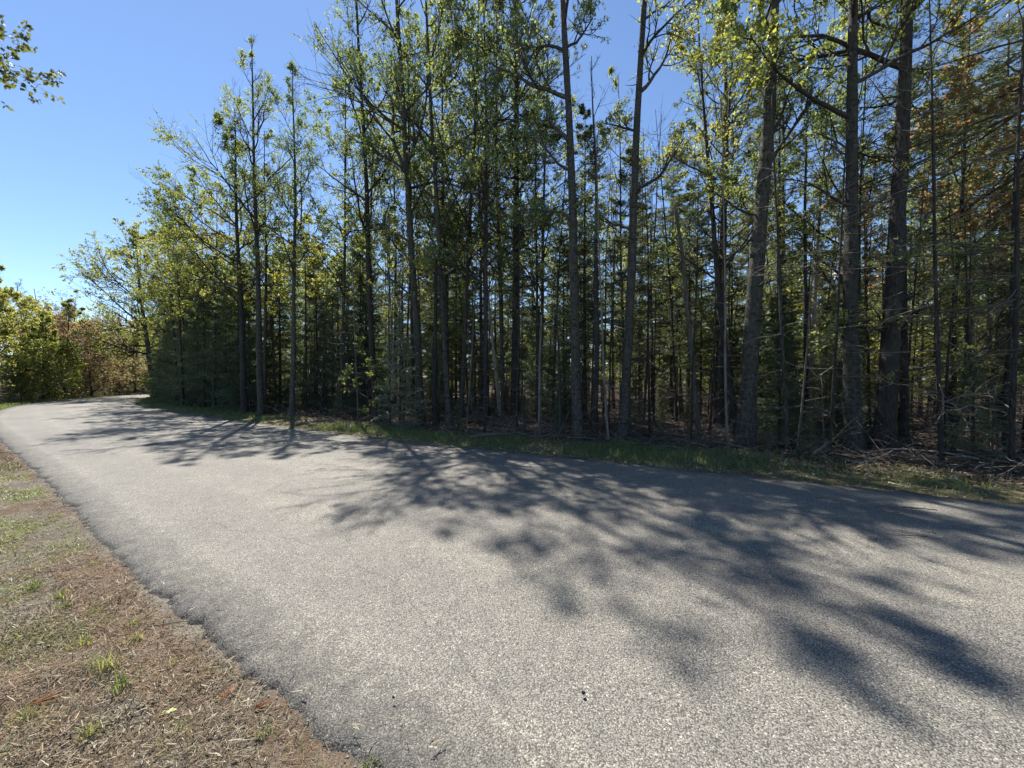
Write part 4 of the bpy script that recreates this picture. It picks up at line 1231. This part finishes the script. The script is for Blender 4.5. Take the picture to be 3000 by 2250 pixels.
bv, bq, bt = blob(r)
x, y, o = near_pts(9000, 1.3, 1.6)
n = len(x)
sz = 0.0018 + 0.0055 * r.uniform(0, 1, n) ** 2.2
oc = np.array([(1, 0, 0), (0, 1, 0), (-1, 0, 0), (0, -1, 0), (0.1, 0, 0.8), (0, 0.1, -0.8)], float)
ot = np.array([(0, 1, 4), (1, 2, 4), (2, 3, 4), (3, 0, 4), (1, 0, 5), (2, 1, 5), (3, 2, 5), (0, 3, 5)])
V = oc[None] * sz[:, None, None] * r.uniform(0.6, 1.3, (n, 6, 1)) + np.stack([x, y, ground_z(x, y) + sz * 0.5], -1)[:, None]
g = Geo().add(V.reshape(-1, 3), None, (ot[None] + (np.arange(n) * 6)[:, None, None]).reshape(-1, 3))
tag(link('gravel', g.mesh('near_gravel', M['pebble'])), 'fine loose gravel along the near road edge', kind='stuff')
# needles and scraps blown onto the asphalt
f = r.uniform(100, 420, 900)
u = r.uniform(0.0, 1.0, 900) ** 2
u = np.where(r.uniform(size=900) < 0.5, u, 1 - u)
u[:450] = 1 - r.uniform(0.002, 0.03, 450)
i = f.astype(int)
q = FAR_E[i] * (1 - u[:, None]) + NEAR_E[i] * u[:, None]
g = Geo()
v_, q_ = flat_bits(r, q[:, 0], q[:, 1], r.uniform(0.015, 0.06, 900), r.uniform(0.0015, 0.005, 900), 0.0, 0.05)
cz = v_.reshape(-1, 4, 3)
cz[:, :, 2] += (0.034 - cz[:, :, 2].min(1))[:, None]
g.add(cz.reshape(-1, 3), q_)
tag(link('road_litter', g.mesh('road_litter', M['scrap'])), 'scattered needles and leaf scraps on the asphalt', kind='stuff')

# forest floor: leaf litter and fine twigs
n = 46000
y = r.uniform(4, 30, n * 2)
x = y * r.uniform(-0.9, 1.4, n * 2)
of, sd = road_off(x, y)
k = (sd > 0) & (of > 0.9)
x, y = x[k][:n], y[k][:n]
n = len(x)
c = np.stack([x, y, ground_z(x, y) + r.uniform(0, 0.05, n)], -1)
s = r.uniform(0.03, 0.085, n)
g = Geo().add(*leaf_quads(c, nrm(r.normal(size=(n, 3)) * np.array([1, 1, 0.35])), r.normal(size=(n, 3)) * 0.6 + UP, s, s * 0.7))
tag(link('leaf_litter', g.mesh('leaf_litter', M['leaf_litter'])), 'brown leaf litter covering the forest floor', kind='stuff')
n = 5200
y = r.uniform(4, 26, n * 2)
x = y * r.uniform(-0.75, 1.4, n * 2)
of, sd = road_off(x, y)
k = (sd > 0) & (of > 1.0)
x, y = x[k][:n], y[k][:n]
n = len(x)
a = r.uniform(0, 6.28, n)
TW = march(np.stack([x, y, ground_z(x, y) + r.uniform(0.0, 0.28, n)], -1), np.stack([np.cos(a), np.sin(a), r.normal(0.1, 0.45, n)], -1), r.uniform(0.25, 1.3, n), 4, r, -0.03, 0.12)
g = Geo().add(*tubes(TW, r.uniform(0.003, 0.009, n)[:, None] * np.linspace(1, 0.4, 4)[None], 3))
tag(link('twig_debris', g.mesh('twig_debris', M['brush_bark'], True)), 'tangle of fine dead twigs on the forest floor', kind='stuff')

# fallen branches and logs: each its own thing
FB = []
FALLEN = (
    (0.1, 10.3, 2.6, 0.055, 24, 'mossy fallen log sloping up behind the verge left of the pale dead sapling'),
    (4.2, 10.4, 2.4, 0.04, 160, 'fallen branch lying between the right-leaning aspen and the snapped stem'),
    (9.6, 10.6, 3.2, 0.05, 8, 'long pale fallen branch behind the three thin saplings'),
    (11.3, 10.4, 3.4, 0.045, -22, 'fallen stem slanting down towards the right picture edge'),
    (10.5, 8.6, 2.4, 0.035, 5, 'weathered branch lying right of the three thin saplings'),
    (7.0, 10.9, 2.6, 0.05, 3, 'pale fallen log seen between the biggest grey trunk and the knotty pale one'))
for k, (x, y, L, rad, ang, lb) in enumerate(FALLEN):
    rr_ = np.random.default_rng(500 + k)
    a = math.radians(ang)
    z = float(ground_z(x, y)[0])
    d0 = np.array([[math.cos(a), math.sin(a), 0.10]])
    P1 = march(np.array([[-math.cos(a) * L / 2, -math.sin(a) * L / 2, rad * 0.9]]), d0, np.array([L]), 12, rr_, 0.0, 0.05)
    R1 = rad * np.linspace(1, 0.35, 12)[None]
    o = put('fallen_branch', lb, 'branch', (x, y, z))
    link('stem', Geo().add(*tubes(P1, R1, 8)).mesh('fallen_stem', M['dead_bark'], True), o)
    C2, CR2, l2, _ = children_of(P1, R1, np.array([L]), 9, rr_, 0.15, 0.98, 55, 0.32, 5, 0.02, 0.12)
    link('side_twigs', Geo().add(*tubes(C2, np.maximum(CR2, 0.004), 4)).mesh('side_twigs', M['dead_bark'], True), o)
lib = []
for k in range(4):
    rr_ = np.random.default_rng(520 + k)
    P1 = march(np.array([[-0.9, 0, 0.05]]), np.array([[1.0, 0, 0.12]]), np.array([1.9]), 10, rr_, -0.01, 0.09)
    R1 = 0.02 * np.linspace(1, 0.3, 10)[None]
    C2, CR2, _, _ = children_of(P1, R1, np.array([1.9]), 8, rr_, 0.1, 0.98, 50, 0.4, 5, 0.03, 0.14)
    lib.append((Geo().add(*tubes(P1, R1, 6)).mesh('brush_stem', M['brush_bark'], True), Geo().add(*tubes(C2, np.maximum(CR2, 0.003), 4)).mesh('brush_twigs', M['brush_bark'], True)))
r = np.random.default_rng(530)
ys = r.uniform(6, 18, 1500)
xs = ys * r.uniform(-0.4, 1.35, 1500)
of, sd = road_off(xs, ys)
cnt = 0
for x, y, f, s_ in zip(xs, ys, of, sd):
    if s_ > 0 and (2.3 if x > 3.5 else 1.7) < f < 9.0 and cnt < 210:
        z = float(ground_z(x, y)[0])
        ph = zone(x, y).replace('behind', 'on the ground by')
        o = put('fallen_branch', 'dead twiggy fallen branch ' + ph, 'branch', (float(x), float(y), z + float(r.uniform(-0.02, 0.10))), float(r.uniform(0, 6.28)), float(r.uniform(0.5, 1.15)), 'dead fallen branches ' + ph)
        o.rotation_euler[0] = float(r.uniform(-0.5, 0.5))
        o.rotation_euler[1] = float(r.uniform(-0.25, 0.12))
        mm = lib[int(r.integers(4))]
        link('stem', mm[0], o)
        link('side_twigs', mm[1], o)
        cnt += 1

# ------------------------------------------------------------------ small things one can tell apart
r = np.random.default_rng(600)


def gpt(u, v, hor=815.0, f=833.0):
    """Ground point seen at a spot of the photograph, used to measure where small things lie."""
    Z = f * CAM_Z / (v - hor)
    return (u - 1106.0) / f * Z, Z


TUFTS = (
    (215, 1450, 0.15, 16, 'tallest grass tuft on the near verge, with one long bent blade'), (255, 1490, 0.13, 12, 'upright grass tuft just right of the tallest one'),
    (165, 1395, 0.08, 14, 'compact dark-green weed tuft left of the pale sandy patch'), (190, 1325, 0.07, 14, 'small dark-green tuft above the sandy patch'),
    (275, 1350, 0.06, 10, 'small tuft beside the long grey stick'), (280, 1385, 0.08, 12, 'thin-bladed tuft below the long grey stick'),
    (370, 1430, 0.05, 9, 'tiny tuft between the stick and the orange needle bunches'), (440, 1450, 0.045, 8, 'tiny tuft nearest above the orange needle bunches'),
    (60, 1275, 0.09, 22, 'bright grass clump near the left picture edge'), (120, 1290, 0.08, 18, 'bright grass clump right of the one at the left edge'),
    (200, 1215, 0.06, 12, 'little bright tuft close to the dark road edge, farthest along'), (130, 1310, 0.07, 14, 'low spreading tuft below the bright clumps'),
    (180, 1590, 0.08, 12, 'sparse tuft low in the bottom-left corner area'), (380, 1575, 0.07, 8, 'wispy tuft below the pale green leaf'), (560, 1590, 0.07, 8, 'wispy tuft nearest the road at the bottom'),
    (40, 1560, 0.08, 16, 'broad grass tuft at the bottom-left edge'), (795, 1650, 0.06, 10, 'tuft growing at the road edge in the bottom of the picture'))
for u, v, hh, nb, lb in TUFTS:
    x, y = gpt(u, v)
    z = float(ground_z(x, y)[0])
    bx, by = x + r.normal(0, 0.012 + hh * 0.12, nb * 3), y + r.normal(0, 0.012 + hh * 0.12, nb * 3)
    V, q, t = blades(r, bx, by, hh * 1.15 * r.uniform(0.45, 1.1, nb * 3), r.uniform(0.003, 0.0065, nb * 3), 0.55)
    g = Geo().add(V - np.array([x, y, z]), q, t)
    o = link('grass_tuft', g.mesh('grass_tuft', M['verge_green']))
    o.location = (x, y, z)
    tag(o, lb, 'grass tuft', 'grass tufts on the near verge')

for u, v, n_, L, a0, lb in ((455, 1512, 26, 0.10, 0.9, 'orange needle bunch fanned out, upper one of the pair nearest the road'), (490, 1502, 20, 0.07, 2.2, 'small orange needle bunch touching the tip of the thin twig'),
                            (540, 1535, 24, 0.10, 0.7, 'orange needle bunch closest to the asphalt'), (45, 1530, 34, 0.16, 0.4, 'large orange needle bunch at the left picture edge')):
    x, y = gpt(u, v)
    z = float(ground_z(x, y)[0])
    a = a0 + r.normal(0, 0.35, n_)
    d = np.stack([np.cos(a), np.sin(a), r.uniform(0.02, 0.3, n_)], -1)
    v_, t_ = needle_tris(np.zeros((n_, 3)) + np.array([0, 0, 0.006]), d, L * r.uniform(0.6, 1.1, n_), 0.004, r)
    o = link('needle_bunch', Geo().add(v_, None, t_).mesh('needle_bunch', M['orange_needles']))
    o.location = (x, y, z + 0.004)
    tag(o, lb, 'pine needles', 'orange needle bunches')

x, y = gpt(330, 1545)
o = link('fallen_leaf', Geo().add(np.array([(0, 0, 0.0), (0.02, 0.012, 0.006), (0.035, 0.006, 0.003), (0.05, 0.016, 0.007), (0.075, 0.004, 0.002), (0.05, -0.012, 0.006), (0.03, -0.006, 0.003), (0.018, -0.014, 0.006)]),
                                      [(0, 1, 2, 7), (2, 3, 4, 5)], [(2, 5, 6), (2, 6, 7)]).mesh('fallen_leaf', M['pale_leaf']))
o.location = (x, y, float(ground_z(x, y)[0]) + 0.008)
o.rotation_euler = (0.05, -0.08, 0.25)
tag(o, 'pale yellow-green fallen leaf on the bare sandy near verge', 'leaf')


def stick(u0, v0, u1, v1, rad, label, seed, on_road=False, name='twig', mat='dead_bark', twigs=3):
    rr_ = np.random.default_rng(seed)
    x0, y0 = gpt(u0, v0)
    x1, y1 = gpt(u1, v1)
    z = 0.012 if on_road else float(ground_z((x0 + x1) / 2, (y0 + y1) / 2)[0]) + 0.012
    d = np.array([x1 - x0, y1 - y0, 0.0])
    L = float(np.linalg.norm(d))
    P1 = march(np.array([[0.0, 0, rad]]), d[None] / L, np.array([L]), 9, rr_, 0.0, 0.09)
    P1[:, :, 2] = rad + np.abs(rr_.normal(0, 0.004, 9))
    R1 = rad * np.linspace(1, 0.4, 9)[None]
    g = Geo().add(*tubes(P1, R1, 6))
    C2, CR2, _, _ = children_of(P1, R1, np.array([L]), twigs, rr_, 0.3, 0.9, 40, 0.3, 4, 0, 0.1)
    C2[:, :, 2] = np.abs(C2[:, :, 2] - rad) * 0.3 + rad
    g.add(*tubes(C2, np.maximum(CR2, 0.0012), 4))
    o = link(name, g.mesh(name, M[mat], True))
    o.location = (x0, y0, z + (0.024 if on_road else 0))
    tag(o, label, 'twig')


stick(280, 1358, 432, 1338, 0.004, 'long grey stick with bark flaking, lying towards the road edge', 610)
stick(462, 1500, 540, 1438, 0.0028, 'thin dark twig pointing from the orange needles to the asphalt', 611, mat='twig_bark')
stick(60, 1300, 130, 1262, 0.003, 'pale straw-like stick under the bright grass clumps at the left', 612)
for k, (u0, v0, u1, v1, lb) in enumerate((
        (2010, 1172, 1920, 1168, 'curved twig on the sunlit asphalt near the right picture edge'), (1990, 1108, 1900, 1105, 'twig on the asphalt closest to the right verge'),
        (2030, 1112, 1955, 1104, 'longest thin twig on the asphalt near the right verge'), (2120, 1152, 2060, 1150, 'dark bent twig on the asphalt farthest right'),
        (2030, 1165, 1995, 1160, 'hooked short twig beside the curved one on the asphalt'), (1760, 1105, 1720, 1109, 'small twig on the shaded asphalt below the knotty pale trunk'),
        (1900, 1178, 1880, 1180, 'short dark twig left of the curved one on the asphalt'), (1950, 1116, 1920, 1119, 'bit of twig in the sunlit patch between two longer ones'))):
    stick(u0, v0, u1, v1, 0.007, lb, 620 + k, True, mat='twig_bark', twigs=2)
for u, v, sz, lb in ((1262, 1521, 0.010, 'small black stone on the asphalt at the bottom middle'), (846, 1531, 0.007, 'tiny black stone on the asphalt near the near edge')):
    x, y = gpt(u, v)
    o = link('black_stone', Geo().add(bv * sz * np.array([1.1, 1, 0.7]), bq, bt).mesh('black_stone', M['black_stone'], True))
    o.location = (x, y, 0.03 + sz * 0.5)
    tag(o, lb, 'stone')
